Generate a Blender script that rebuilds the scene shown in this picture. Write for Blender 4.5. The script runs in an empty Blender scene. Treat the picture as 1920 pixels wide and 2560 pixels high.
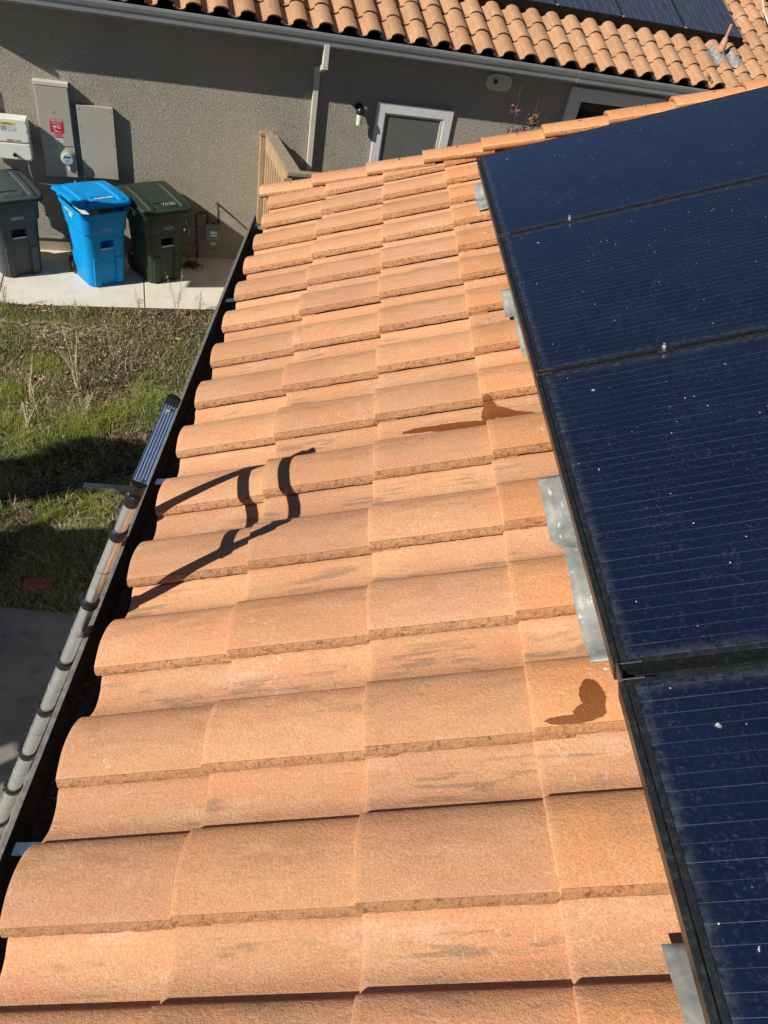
import bpy, bmesh, math, random
import numpy as np
from mathutils import Vector, Matrix
random.seed(7); rng = np.random.default_rng(7)
C = bpy.context.scene.collection
S = bpy.context.scene
rad = math.radians

# ---------------------------------------------------------------- camera, sky, sun, exposure
cam = bpy.data.cameras.new('camera'); co = bpy.data.objects.new('camera', cam); C.objects.link(co)
co.location = (0.4791, -4.2661, 1.6235); co.rotation_euler = (0.81802, -0.16639, 0.012532)
cam.sensor_fit = 'HORIZONTAL'; cam.sensor_width = 36; cam.lens = 36*1744.85/1920
cam.clip_start = 0.02; cam.clip_end = 500
S.camera = co
SUNT = Vector((1.12, .85, -1.0)).normalized()          # direction the light travels
w = bpy.data.worlds.new('World'); S.world = w; w.use_nodes = True
nt = w.node_tree; sky = nt.nodes.new('ShaderNodeTexSky'); sky.sky_type = 'NISHITA'; sky.sun_disc = False
sky.sun_elevation = math.asin(-SUNT.z); sky.sun_rotation = rad(232.8)
sky.air_density = .8; sky.dust_density = 0.1; sky.ozone_density = 2.5; sky.altitude = 2500
bg = nt.nodes['Background']; nt.links.new(sky.outputs[0], bg.inputs[0]); bg.inputs[1].default_value = 0.05
sl = bpy.data.lights.new('sun', 'SUN'); sl.energy = 5.0; sl.angle = rad(0.5); sl.color = (1.0, 0.94, 0.83)
so = bpy.data.objects.new('sun', sl); C.objects.link(so); so.rotation_euler = SUNT.to_track_quat('-Z', 'Y').to_euler()
so.location = (-20, -20, 20)
S.view_settings.view_transform = 'Standard'; S.view_settings.look = 'None'
S.view_settings.exposure = 0.2; S.view_settings.gamma = 1
S.cycles.max_bounces = 6

PITCH = 0.398884; W = 0.29604; EX = 0.355; G = -3.0
UR = Vector((math.cos(PITCH), 0, math.sin(PITCH))); NR = Vector((-math.sin(PITCH), 0, math.cos(PITCH)))
YAW = rad(15.584); W0 = Vector((-3.6198, 5.0744, G))
U2 = Vector((math.cos(YAW), math.sin(YAW), 0)); N2 = Vector((math.sin(YAW), -math.cos(YAW), 0))
def RP(x, y, h): return UR*x + Vector((0, y, 0)) + NR*h
def WL(s, d, z): return W0 + U2*s + N2*d + Vector((0, 0, z))

# ---------------------------------------------------------------- materials
class NB:
    def __init__(s, name):
        s.m = bpy.data.materials.new(name); s.m.use_nodes = True; s.t = s.m.node_tree
        s.b = s.t.nodes['Principled BSDF']
    def n(s, typ, **k):
        x = s.t.nodes.new('ShaderNode'+typ)
        for a, v in k.items():
            if hasattr(x, a): setattr(x, a, v)
        return x
    def put(s, inp, v):
        if hasattr(v, 'is_linked') or hasattr(v, 'links'): s.t.links.new(v, inp)
        else: inp.default_value = v
    def mth(s, op, a, b=0.0, c=0.0, clamp=False):
        x = s.n('Math', operation=op); x.use_clamp = clamp
        s.put(x.inputs[0], a); s.put(x.inputs[1], b); s.put(x.inputs[2], c); return x.outputs[0]
    def mix(s, f, a, b, mode='MIX'):
        x = s.n('Mix'); x.data_type = 'RGBA'; x.blend_type = mode
        s.put(x.inputs[0], f); s.put(x.inputs[6], a if hasattr(a,'links') else (*a, 1)); s.put(x.inputs[7], b if hasattr(b,'links') else (*b, 1))
        return x.outputs[2]
    def noise(s, vec, scale, detail=3, rough=.5, dist=0):
        x = s.n('TexNoise'); s.put(x.inputs['Scale'], scale); x.inputs['Detail'].default_value = detail
        x.inputs['Roughness'].default_value = rough; x.inputs['Distortion'].default_value = dist
        if vec is not None: s.put(x.inputs['Vector'], vec)
        return x.outputs[0]
    def vor(s, vec, scale, feat='F1', rnd=1.0):
        x = s.n('TexVoronoi', feature=feat); x.inputs['Scale'].default_value = scale
        x.inputs['Randomness'].default_value = rnd
        if vec is not None: s.put(x.inputs['Vector'], vec)
        return x.outputs[0]
    def ss(s, v, lo, hi, a=0.0, b=1.0):
        x = s.n('MapRange', interpolation_type='SMOOTHSTEP'); s.put(x.inputs[0], v)
        for i, q in enumerate((lo, hi, a, b)): s.put(x.inputs[i+1], q)
        return x.outputs[0]
    def mapv(s, vec, scale=(1, 1, 1), loc=(0, 0, 0)):
        x = s.n('Mapping'); s.put(x.inputs[0], vec); x.inputs['Scale'].default_value = scale
        x.inputs['Location'].default_value = loc; return x.outputs[0]
    def n2rgb(s, v):
        x = s.n('CombineColor'); [s.put(x.inputs[i], v) for i in range(3)]; return x.outputs[0]
    def attr(s, name): return s.n('Attribute', attribute_name=name)
    def obj(s): return s.n('TexCoord').outputs['Object']
    def pos(s): return s.n('NewGeometry').outputs['Position']
    def bump(s, h, dist=.002, strength=1.0, nrm=None):
        x = s.n('Bump'); s.put(x.inputs['Height'], h); x.inputs['Distance'].default_value = dist
        x.inputs['Strength'].default_value = strength
        if nrm is not None: s.put(x.inputs['Normal'], nrm)
        return x.outputs[0]
    def fin(s, col=None, rough=.6, metal=0, nrm=None, spec=None):
        if col is not None: s.put(s.b.inputs['Base Color'], col if hasattr(col,'links') else (*col, 1))
        s.put(s.b.inputs['Roughness'], rough); s.put(s.b.inputs['Metallic'], metal)
        if nrm is not None: s.put(s.b.inputs['Normal'], nrm)
        if spec is not None: s.b.inputs['Specular IOR Level'].default_value = spec
        return s.m
M = {}
def plain(name, col, rough=.5, metal=0, var=.12, scale=12, bump=0.0, spec=None):
    k = NB(name); p = k.pos()
    f = k.noise(p, scale, 4, .6)
    c = k.mix(k.ss(f, .3, .7), tuple(v*(1-var) for v in col), tuple(min(1, v*(1+var)) for v in col))
    r = k.ss(k.noise(p, scale*3, 3), .3, .7, max(0, rough-.08), min(1, rough+.08))
    nr = k.bump(k.noise(p, scale*12, 3), .001, bump) if bump else None
    M[name] = k.fin(c, r, metal, nr, spec); return M[name]

def tile_mat(name, near=True):
    k = NB(name); rc = k.attr('rc').outputs['Vector']; tr = k.attr('tr'); trs = tr.outputs['Fac']
    sep = k.n('SeparateXYZ'); k.put(sep.inputs[0], k.attr('tp').outputs['Vector'])  # phi, xl, edge
    phi, xl, edge = sep.outputs
    base = k.mix(trs, (.70, .312, .162), (.57, .280, .168)) if near else k.mix(trs, (.46, .25, .135), (.40, .235, .145))
    big = k.noise(k.mapv(rc, (3, 6, 6)), 1.6, 4, .6)
    base = k.mix(k.ss(big, .35, .7), base, (.66, .37, .20) if near else (.50, .30, .18))
    if near:
        sx0 = k.n('SeparateXYZ'); k.put(sx0.inputs[0], rc)
        base = k.mix(k.mth('MULTIPLY', k.ss(sx0.outputs[0], 1.0, 1.12), k.mth('MULTIPLY', k.ss(phi, .40, .5), .55)), base, (.74, .275, .075))
    # brownish back of the roll: some weathering, mostly shade painted into the colour
    hump = k.ss(phi, .36, .55, 0, 1)
    brown = k.mth('MULTIPLY', k.ss(k.noise(k.mapv(rc, (4, 16, 4)), 2.2, 5, .65), .42, .68), k.mth('MULTIPLY', hump, k.ss(phi, .60, .90, 1, .15)))
    base = k.mix(k.mth('MULTIPLY', brown, .8), base, (.40, .205, .11) if near else (.33, .18, .10))
    # dark glaze streaks running along the slope, mostly in the pan
    st = k.noise(k.mapv(rc, (5.5, 62, 62)), 1.0, 3, .5, .2)
    loc = k.noise(k.mapv(rc, (3.2, 7, 7), (3, 1, 2)), 1.1, 3, .6)
    pan = k.mth('MAXIMUM', k.mth('MULTIPLY', k.ss(phi, .02, .12), k.ss(phi, .40, .52, 1, .12)), 0.0)
    sm = k.mth('MULTIPLY', k.mth('MULTIPLY', k.ss(st, .50, .57), k.ss(loc, .49, .59)), pan)
    base = k.mix(k.mth('MULTIPLY', sm, .66 if near else .3), base, (.15, .13, .095))
    st2 = k.noise(k.mapv(rc, (2, 90, 90), (1, 7, 0)), 1.0, 3, .5)
    base = k.mix(k.mth('MULTIPLY', k.mth('MULTIPLY', k.ss(st2, .55, .72), pan), .28), base, (.34, .20, .12))
    # pale bloom
    bl = k.noise(k.mapv(rc, (3, 9, 9), (9, 4, 0)), 1.3, 6, .7)
    base = k.mix(k.mth('MULTIPLY', k.mth('MULTIPLY', k.ss(bl, .53, .70), k.ss(phi, .0, .8, 1, .35)), .58), base, (.74, .53, .40))
    # scuffed white arcs
    wv = k.noise(k.mapv(rc, (7, 7, 7), (2, 2, 0)), 1.0, 1, .4, 2.4)
    ring = k.mth('MULTIPLY', k.ss(k.mth('ABSOLUTE', k.mth('SUBTRACT', wv, .56)), .0, .018, 1, 0), k.ss(k.noise(k.mapv(rc, (1.7, 2.2, 2), (5, 3, 0)), 1.5, 3), .52, .62))
    ring = k.mth('MULTIPLY', ring, k.ss(k.noise(rc, 90, 4, .7), .40, .62))
    base = k.mix(k.mth('MULTIPLY', ring, .75), base, (.80, .68, .56))
    if near:
        # wet patches: noise-edged ellipses in roof coordinates (x up the slope, y along the eave)
        wob = k.mth('ADD', k.mth('MULTIPLY', k.noise(rc, 45, 3, .6), .7), k.mth('MULTIPLY', k.noise(rc, 160, 3, .6), .3))
        sx = k.n('SeparateXYZ'); k.put(sx.inputs[0], rc)
        tot = None
        for (cx, cy, ax, ay, ang) in WET:
            dx = k.mth('SUBTRACT', sx.outputs[0], cx); dy = k.mth('SUBTRACT', sx.outputs[1], cy)
            ca, sa = math.cos(ang), math.sin(ang)
            uu = k.mth('DIVIDE', k.mth('ADD', k.mth('MULTIPLY', dx, ca), k.mth('MULTIPLY', dy, sa)), ax)
            vv = k.mth('DIVIDE', k.mth('SUBTRACT', k.mth('MULTIPLY', dy, ca), k.mth('MULTIPLY', dx, sa)), ay)
            e = k.mth('SUBTRACT', 1.0, k.mth('SQRT', k.mth('ADD', k.mth('MULTIPLY', uu, uu), k.mth('MULTIPLY', vv, vv))))
            tot = e if tot is None else k.mth('MAXIMUM', tot, e)
        wm = k.ss(k.mth('ADD', tot, k.mth('MULTIPLY', k.mth('SUBTRACT', wob, .5), .75)), 0.0, .06)
        # bird droppings close to the modules
        dr = k.noise(rc, 55, 6, .75, .6); area = k.mth('MULTIPLY', k.ss(sx.outputs[0], 1.03, 1.22), k.ss(k.noise(k.mapv(rc,(5,7,5)), 1.6, 2), .55, .66))
        base = k.mix(k.mth('MULTIPLY', k.ss(dr, .58, .63), area), base, (.85, .84, .80))
        pk = k.noise(rc, 13, 1, .4); pk2 = k.ss(k.vor(k.mapv(rc,(1,1,1),(4,4,4)), 9), .02, .035, 1, 0)
        base = k.mix(k.mth('MULTIPLY', pk2, k.ss(pk, .52, .56)), base, (.07, .04, .025))
    pv = k.mth('ADD', .80, k.mth('MULTIPLY', k.mth('FRACT', k.mth('MULTIPLY', trs, 7.31)), .30))
    base = k.mix(1.0, base, k.n2rgb(pv), "MULTIPLY")
    # sand grain
    gscale = 1.0 if near else .55
    g1 = k.noise(rc, 300*gscale, 3, .65); g2 = k.noise(rc, 120*gscale, 3, .6)
    base = k.mix(k.ss(g1, .30, .70), k.mix(.34, base, (.26, .10, .035)), k.mix(.22, base, (.88, .56, .34)))
    base = k.mix(k.mth('MULTIPLY', k.ss(g2, .42, .70), .30), base, (.42, .20, .09))
    nose = k.ss(k.mth('ABSOLUTE', k.mth('SUBTRACT', edge, .5)), .05, .2, 1, 0); edge = k.ss(edge, .8, .95)
    if near: base = k.mix(k.mth('MULTIPLY', nose, k.ss(k.noise(rc, 60, 5, .7), .35, .55, .15, .75)), base, (.74, .45, .235))
    else: base = k.mix(nose, base, (.10, .06, .04))
    if near: base = k.mix(k.mth('MULTIPLY', wm, .93), base, (.165, .045, .007))
    # broken edge: dark pits
    pit = k.mth('MULTIPLY', edge, k.ss(k.noise(rc, 60, 6, .85), .50, .64))
    base = k.mix(k.mth('MULTIPLY', edge, .34 if near else .8), base, (.36, .185, .09) if near else (.16,.10,.07))
    base = k.mix(k.mth('MULTIPLY', pit, .8), base, (.15, .065, .025))
    hgt = k.mth('ADD', k.mth('MULTIPLY', g1, .6), k.mth('ADD', k.mth('MULTIPLY', g2, .7), k.mth('MULTIPLY', k.mth('MULTIPLY', edge, k.noise(rc, 95, 5, .75)), 2.5)))
    nr = k.bump(hgt, .0032 if near else .003, .85)
    rough = .88
    if near: rough = k.ss(wm, 0, 1, .9, .45)
    M[name] = k.fin(base, rough, 0, nr, .25); return M[name]
WET = [(1.186, -3.492, .026, .040, .1), (1.176, -3.520, .032, .018, 0), (1.14, -3.533, .055, .009, 0), (1.082, -2.405, .030, .044, 0), (1.12, -2.418, .060, .026, -.4), (1.17, -2.434, .060, .014, -.25),
       (.975, -2.432, .105, .022, -.08), (1.03, -2.440, .045, .026, 0), (.87, -2.422, .08, .013, 0)]
tile_mat('tile'); tile_mat('tile_far', False)

def panel_mat(name, lines_axis=1):
    k = NB(name); o = k.obj(); s = k.n('SeparateXYZ'); k.put(s.inputs[0], o)
    X, Y = s.outputs[0], s.outputs[1]
    if lines_axis == 0: X, Y = Y, X
    fr = k.mth('FRACT', k.mth('DIVIDE', Y, .0262))
    ln = k.ss(k.mth('ABSOLUTE', k.mth('SUBTRACT', fr, .5)), .0, .032 if lines_axis else .26, 1, 0)
    dash = k.noise(k.mapv(o, (3, 38.2, 1)) if lines_axis else k.mapv(o, (38.2, 3, 1)), 1.0, 2, .5)
    sp = k.ss(dash, .40, .66, .42 if lines_axis else .5, 1)
    lm = k.mth('MULTIPLY', ln, sp)
    cx = k.mth('ABSOLUTE', k.mth('SUBTRACT', k.mth('FRACT', k.mth('DIVIDE', X, .1585)), .5))
    gapm = k.ss(cx, .493, .497)
    cy = k.mth('ABSOLUTE', k.mth('SUBTRACT', k.mth('FRACT', k.mth('DIVIDE', Y, .1572)), .5))
    gapm = k.mth('MAXIMUM', gapm, k.mth('MULTIPLY', k.ss(cy, .494, .497), .6))
    base = k.mix(k.ss(k.noise(o, 3.5, 3), .3, .7), (.0042, .0080, .027), (.0062, .0112, .034))
    base = k.mix(gapm, base, (.0012, .0018, .004))
    fine = k.ss(k.mth('ABSOLUTE', k.mth('SUBTRACT', k.mth('FRACT', k.mth('DIVIDE', X, .0026)), .5)), .3, .5)
    base = k.mix(k.mth('MULTIPLY', fine, .5), base, (.010, .016, .042))
    base = k.mix(k.mth('MULTIPLY', lm, .28 if lines_axis else .9), base, (.30, .34, .42))
    # dust: general film, thicker beside the frame, scratches and droppings
    d1 = k.ss(k.noise(o, 9, 7, .72), .42, .80); d2 = k.ss(k.noise(o, 140, 5, .7), .50, .78)
    ex = k.mth('MINIMUM', k.mth('SUBTRACT', k.attr('px').outputs['Fac'], 0.0), 1.0)
    em = k.ss(k.mth('ADD', ex, k.mth('MULTIPLY', k.mth('SUBTRACT', k.noise(o, 90, 5, .7), .5), .03)), .002, .026, 1, 0)
    dust = k.mth('ADD', k.mth('MULTIPLY', k.mth('ADD', d1, .2), k.mth('MULTIPLY', d2, .24)), k.mth('MULTIPLY', k.mth('MULTIPLY', em, k.ss(k.noise(o, 45, 5, .75), .35, .65)), .11), clamp=True)
    base = k.mix(dust, base, (.34, .37, .33))
    fib = k.mth('MULTIPLY', k.ss(k.noise(k.mapv(o, (1, 1, 1), (7, 7, 0)), 60, 8, .85, 3.0), .60, .70), k.ss(k.noise(o, 5, 4, .6), .45, .65)); base = k.mix(k.mth('MULTIPLY', fib, .14), base, (.5, .52, .48))
    scr = k.noise(k.mapv(o, (3, 60, 1), (1, 3, 0)), 1.0, 6, .8, 1.5)
    base = k.mix(k.mth('MULTIPLY', k.mth('MULTIPLY', k.ss(scr, .66, .70), k.ss(k.noise(o, 2.5, 3), .5, .66)), .22), base, (.6, .62, .6))
    v = k.vor(o, 11); vn = k.noise(o, 110, 4, .7); v2 = k.vor(k.mapv(o, (1, 1, 1), (3, 5, 0)), 34)
    drop = k.ss(k.mth('ADD', v, k.mth('MULTIPLY', k.mth('SUBTRACT', vn, .5), .24)), .035, .05, 1, 0)
    drop = k.mth('MULTIPLY', drop, k.ss(k.noise(o, 3.1, 2), .52, .56))
    drop2 = k.ss(v2, .045, .06, 1, 0)
    dd = k.mth('MAXIMUM', drop, k.mth('MULTIPLY', drop2, k.ss(k.noise(o, 7, 2), .45, .6)))
    base = k.mix(k.mth('MULTIPLY', dd, .9), base, (.80, .80, .74))
    rough = k.mth('ADD', k.mth('ADD', .13, k.mth('MULTIPLY', dust, 1.3)), k.mth('MULTIPLY', dd, .6), clamp=True)
    M[name] = k.fin(base, rough, 0, k.bump(k.noise(o, 260, 2), .0004, .25), .5)
    k.b.inputs['Coat Weight'].default_value = .8; k.b.inputs['Coat Roughness'].default_value = .08
    return M[name]
panel_mat('module_glass', 1); panel_mat('module_glass_far', 0)

def frame_mat():
    k = NB('module_frame'); p = k.pos()
    d = k.ss(k.noise(p, 60, 8, .85), .42, .85)
    c = k.mix(k.mth('MULTIPLY', d, .22), (.014, .017, .020), (.20, .22, .21))
    M['module_frame'] = k.fin(c, k.ss(d, 0, 1, .35, .8), .2)
frame_mat()
def stucco():
    k = NB('stucco'); p = k.pos()
    n0 = k.n('TexNoise'); n0.inputs['Scale'].default_value = 9; n0.inputs['Detail'].default_value = 3; k.put(n0.inputs['Vector'], p)
    wp = k.n('VectorMath', operation='MULTIPLY_ADD'); k.put(wp.inputs[0], n0.outputs[1]); wp.inputs[1].default_value = (.05, .05, .05); k.put(wp.inputs[2], p)
    a = k.noise(wp.outputs[0], 34, 4, .55, .9); r = k.ss(k.mth('ABSOLUTE', k.mth('SUBTRACT', a, .5)), .0, .16, 0, 1)
    b = k.noise(p, 120, 3)
    f = k.noise(p, 1.3, 4, .6)
    c = k.mix(k.ss(f, .3, .7), (.385, .348, .285), (.435, .395, .33))
    c = k.mix(k.ss(r, 0, .5, .12, 0), c, (.22, .19, .15))
    h = k.mth('ADD', r, k.mth('MULTIPLY', b, .25))
    M['stucco'] = k.fin(c, .92, 0, k.bump(h, .009, .85), .2)
stucco()
def concrete(name, a, b, stain=.3):
    k = NB(name); p = k.pos(); f = k.noise(p, 2.2, 6, .65)
    c = k.mix(k.ss(f, .3, .7), a, b)
    c = k.mix(k.mth('MULTIPLY', k.ss(k.noise(k.mapv(p, (1, 1, 1), (4, 2, 0)), 5, 6, .7), .52, .72), stain), c, tuple(v*.5 for v in a))
    c = k.mix(k.mth('MULTIPLY', k.ss(k.noise(p, 220, 3), .55, .7), .2), c, tuple(v*.6 for v in a))
    M[name] = k.fin(c, .9, 0, k.bump(k.noise(p, 90, 5, .6), .002, .5), .25)
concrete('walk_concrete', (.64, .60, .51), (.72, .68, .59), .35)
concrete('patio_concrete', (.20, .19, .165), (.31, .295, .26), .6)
concrete('foundation', (.34, .28, .20), (.44, .37, .28), .5)
def soil():
    k = NB('soil'); p = k.pos(); s = k.n('SeparateXYZ'); k.put(s.inputs[0], p)
    f = k.noise(p, 3, 6, .7)
    c = k.mix(k.ss(f, .35, .65), (.055, .035, .024), (.12, .085, .055))
    c = k.mix(k.ss(k.noise(p, 40, 5, .7), .45, .7), c, (.20, .15, .10))
    # sandy bare strip close to the walk, a bleached patch of the soil itself
    u = k.mth('SUBTRACT', s.outputs[1], k.mth('MULTIPLY', s.outputs[0], .24))
    band = k.mth('MULTIPLY', k.ss(k.mth('ABSOLUTE', k.mth('SUBTRACT', k.mth('ADD', u, k.mth('MULTIPLY', k.noise(p, 3, 4), .5)), 4.03)), .08, .26, 1, 0), k.ss(s.outputs[0], -1.9, -2.5))
    c = k.mix(band, c, (.52, .43, .30))
    M['soil'] = k.fin(c, .95, 0, k.bump(k.noise(p, 55, 6, .7), .02, .8), .1)
soil()
def colattr(name, rough=.7, trans=0.0):
    k = NB(name); a = k.attr('col').outputs['Color']
    k.fin(a, rough, 0, None, .25)
    M[name] = k.m
    if trans:
        t = k.n('BsdfTranslucent'); k.put(t.inputs[0], a); mx = k.n('MixShader'); mx.inputs[0].default_value = trans
        k.t.links.new(k.b.outputs[0], mx.inputs[1]); k.t.links.new(t.outputs[0], mx.inputs[2])
        k.t.links.new(mx.outputs[0], k.t.nodes['Material Output'].inputs[0])
colattr('blades', .6, .3); colattr('litter', .85)
def metal(name, col, rough, scr=(1, 1, 1), var=.25, mt=1.0):
    k = NB(name); p = k.pos(); n1 = k.noise(k.mapv(p, scr), 14, 5, .65); n2 = k.noise(k.mapv(p, scr), 70, 4, .7)
    c = k.mix(k.ss(n1, .3, .7), tuple(v*(1-var) for v in col), col)
    c = k.mix(k.mth('MULTIPLY', k.ss(n2, .55, .7), .35), c, tuple(v*.45 for v in col))
    M[name] = k.fin(c, k.ss(n1, .3, .7, rough+.15, rough), mt, k.bump(n2, .0006, .4))
metal('aluminium', (.93, .93, .92), .20, var=.22, mt=.80); metal('rung_alu', (.58, .70, .88), .34, (1, 1, 1), .08, .6)  # rungs: sky reflection tinted into the base colour as blue
def flashing():
    k = NB('flashing'); p = k.pos(); n1 = k.noise(p, 7, 6, .7, .5); n2 = k.noise(p, 34, 6, .75)
    c = k.mix(k.ss(n1, .35, .65), (.20, .215, .215), (.42, .42, .39))
    c = k.mix(k.mth('MULTIPLY', k.ss(n2, .52, .66), .5), c, (.30, .29, .20))
    wh = k.mth('MULTIPLY', k.ss(k.noise(k.mapv(p, (8, 3, 3), (3, 0, 0)), 9, 6, .75), .60, .66), .8)
    c = k.mix(wh, c, (.85, .85, .82))
    M['flashing'] = k.fin(c, k.ss(n2, .4, .7, .55, .8), .3, k.bump(n1, .0012, .5))
flashing()
def gutter_mat():
    k = NB('brown_gutter'); p = k.pos(); f = k.noise(p, 25, 6, .75)
    c = k.mix(k.ss(f, .35, .7), (.035, .027, .022), (.085, .064, .050))
    M['brown_gutter'] = k.fin(c, .6, 0, None, .3)
    k = NB('gutter_lip'); p = k.pos(); f = k.noise(p, 40, 5, .7)
    c = k.mix(k.ss(f, .3, .7), (.17, .165, .155), (.33, .32, .30))
    M['gutter_lip'] = k.fin(c, .55, .3)
gutter_mat()
metal('cap_metal', (.22, .22, .21), .45)
plain('grey_gutter', (.30, .32, .325), .45, 0, .06, 3); plain('cream_paint', (.60, .57, .49), .5, 0, .05, 4)
plain('white_trim', (.66, .67, .66), .8, 0, .05, 20, .6); plain('door_paint', (.135, .135, .13), .45, 0, .04, 2)
plain('box_paint', (.43, .40, .33), .45, 0, .04, 3); plain('box_paint_dark', (.30, .285, .24), .5, 0, .04, 3)
plain('inverter_white', (.80, .80, .72), .4, 0, .04, 5); plain('black_plastic', (.014, .014, .015), .38, 0, .2, 30, .2)
plain('dark', (.006, .006, .006), .8); plain('screw', (.10, .10, .10), .4, .8)
plain('blue_plastic', (.0, .27, .66), .5, 0, .06, 6, .2, .2); plain('green_plastic', (.026, .042, .028), .5, 0, .12, 8, .25, .35)
plain('grey_plastic', (.055, .064, .072), .48, 0, .12, 8, .25, .35)
plain('white_ink', (.72, .74, .76), .6); plain('ink_dull', (.38, .40, .40), .6); plain('red_sticker', (.55, .015, .03), .45)
plain('white_sticker', (.72, .74, .74), .5); plain('yellow_sticker', (.62, .58, .10), .5); plain('orange_sticker', (.75, .18, .06), .5)
plain('black_ink', (.02, .02, .02), .6)
plain('meter_glass', (.42, .50, .48), .12, 0, .1, 60); plain('lcd', (.05, .09, .08), .3); plain('cardboard', (.42, .27, .15), .9)
plain('lamp_glass', (.70, .70, .64), .3, 0, .05, 20); plain('gas_grey', (.17, .19, .20), .55, .2, .15, 30, .4); plain('pipe_dark', (.055, .06, .062), .6, .3, .2, 30, .4)
plain('underlay', (.03, .022, .018), .9); plain('vent_paint', (.50, .25, .17), .7, 0, .2, 30, .3)
plain('lead', (.36, .36, .36), .55, .4, .35, 22, .5); plain('house_wall', (.45, .42, .36), .9, 0, .1, 12, .8)
plain('straw', (.70, .60, .40), .8, 0, .2, 40)
plain('plank_white', (.58, .55, .48), .7, 0, .15, 15); plain('brick_red', (.26, .08, .05), .85, 0, .25, 30, .6)
plain('bark', (.14, .10, .07), .9, 0, .3, 20, .6); plain('hose', (.006, .006, .010), .35); plain('planter_green', (.03, .05, .02), .6)
plain('window_glass', (.012, .016, .018), .06, 0, .1, 3, 0, .7); plain('white_pipe', (.62, .62, .58), .5); plain('conduit_grey', (.42, .45, .47), .4, .5)
plain('hanger', (.12, .19, .32), .35, .7, .2, 20)
def wood():
    k = NB('fence_wood'); p = k.pos(); f = k.noise(k.mapv(p, (14, 14, 1.4)), 3, 5, .65)
    c = k.mix(k.ss(f, .3, .7), (.35, .22, .115), (.50, .36, .21)); c = k.mix(k.mth('MULTIPLY', k.ss(k.noise(p, 8, 4), .5, .7), .4), c, (.30, .25, .20))
    M['fence_wood'] = k.fin(c, .85, 0, k.bump(f, .002, .6), .2)
    k = NB('grey_wood'); p = k.pos(); f = k.noise(k.mapv(p, (3, 14, 14)), 3, 5, .65)
    c = k.mix(k.ss(f, .3, .7), (.24, .19, .14), (.38, .31, .23)); M['grey_wood'] = k.fin(c, .85, 0, k.bump(f, .002, .6), .2)
wood()

# ---------------------------------------------------------------- mesh helpers
class MB:
    def __init__(s): s.v = []; s.f = []; s.sm = []
    def add(s, vs, fs, smooth=False):
        o = len(s.v); s.v += [tuple(q) for q in vs]; s.f += [tuple(i+o for i in f) for f in fs]; s.sm += [smooth]*len(fs)
    def box(s, x0, x1, y0, y1, z0, z1, T=None):
        vs = [Vector((x, y, z)) for x in (x0, x1) for y in (y0, y1) for z in (z0, z1)]
        if T: vs = [T(q) for q in vs]
        s.add(vs, [(0, 1, 3, 2), (4, 6, 7, 5), (0, 4, 5, 1), (2, 3, 7, 6), (0, 2, 6, 4), (1, 5, 7, 3)]); return s
    def tube(s, pts, r, n=10, caps=True, smooth=True):
        pts = [Vector(p) for p in pts]; rs = r if isinstance(r, (list, tuple)) else [r]*len(pts)
        vs = []; up = None
        for i, p in enumerate(pts):
            t = (pts[min(i+1, len(pts)-1)] - pts[max(i-1, 0)]).normalized()
            if up is None: up = t.orthogonal().normalized()
            up = (up - t*up.dot(t)).normalized(); sd = t.cross(up)
            vs += [p + (up*math.cos(a)+sd*math.sin(a))*rs[i] for a in [2*math.pi*q/n for q in range(n)]]
        fs = [(i*n+j, i*n+(j+1) % n, (i+1)*n+(j+1) % n, (i+1)*n+j) for i in range(len(pts)-1) for j in range(n)]
        s.add(vs, fs, smooth)
        if caps:
            s.add(vs[:n], [tuple(range(n))[::-1]]); s.add(vs[-n:], [tuple(range(n))])
        return s
    def loft(s, rings, caps=True, smooth=True):
        n = len(rings[0]); vs = [p for r in rings for p in r]
        s.add(vs, [(i*n+j, i*n+(j+1) % n, (i+1)*n+(j+1) % n, (i+1)*n+j) for i in range(len(rings)-1) for j in range(n)], smooth)
        if caps: s.add(rings[0], [tuple(range(n))[::-1]]); s.add(rings[-1], [tuple(range(n))])
        return s
    def prism(s, outline, off, smooth=False):
        a = [Vector(p) for p in outline]; b = [p+Vector(off) for p in a]; return s.loft([a, b], True, smooth)
    def grid(s, P, smooth=True):
        nu, nv = len(P), len(P[0]); s.add([p for r in P for p in r], [(i*nv+j, (i+1)*nv+j, (i+1)*nv+j+1, i*nv+j+1) for i in range(nu-1) for j in range(nv-1)], smooth); return s
    def build(s, name, mat, parent=None, bev=0, solid=0):
        me = bpy.data.meshes.new(name); me.from_pydata(s.v, [], s.f); me.update()
        me.polygons.foreach_set('use_smooth', s.sm)
        bm = bmesh.new(); bm.from_mesh(me); bmesh.ops.recalc_face_normals(bm, faces=bm.faces); bm.to_mesh(me); bm.free()
        if any(s.sm): me.set_sharp_from_angle(angle=rad(38))
        o = bpy.data.objects.new(name, me); C.objects.link(o); me.materials.append(M[mat])
        if parent: o.parent = parent
        if solid: q = o.modifiers.new('s', 'SOLIDIFY'); q.thickness = solid; q.offset = 0
        if bev: q = o.modifiers.new('b', 'BEVEL'); q.width = bev; q.segments = 2; q.limit_method = 'ANGLE'; q.angle_limit = rad(40); q.harden_normals = False
        return o
def tag(o, label=None, cat=None, group=None, kind=None):
    if label: o['label'] = label
    if cat: o['category'] = cat
    if group: o['group'] = group
    if kind: o['kind'] = kind
    return o
def thing(name, label, cat, loc=(0, 0, 0), rot=(0, 0, 0), group=None):
    o = bpy.data.objects.new(name, None); C.objects.link(o); o.location = loc; o.rotation_euler = rot
    o.empty_display_size = .1; return tag(o, label, cat, group)
def struct(name, mb, mat):
    return tag(mb.build(name, mat), kind='structure')
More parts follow.
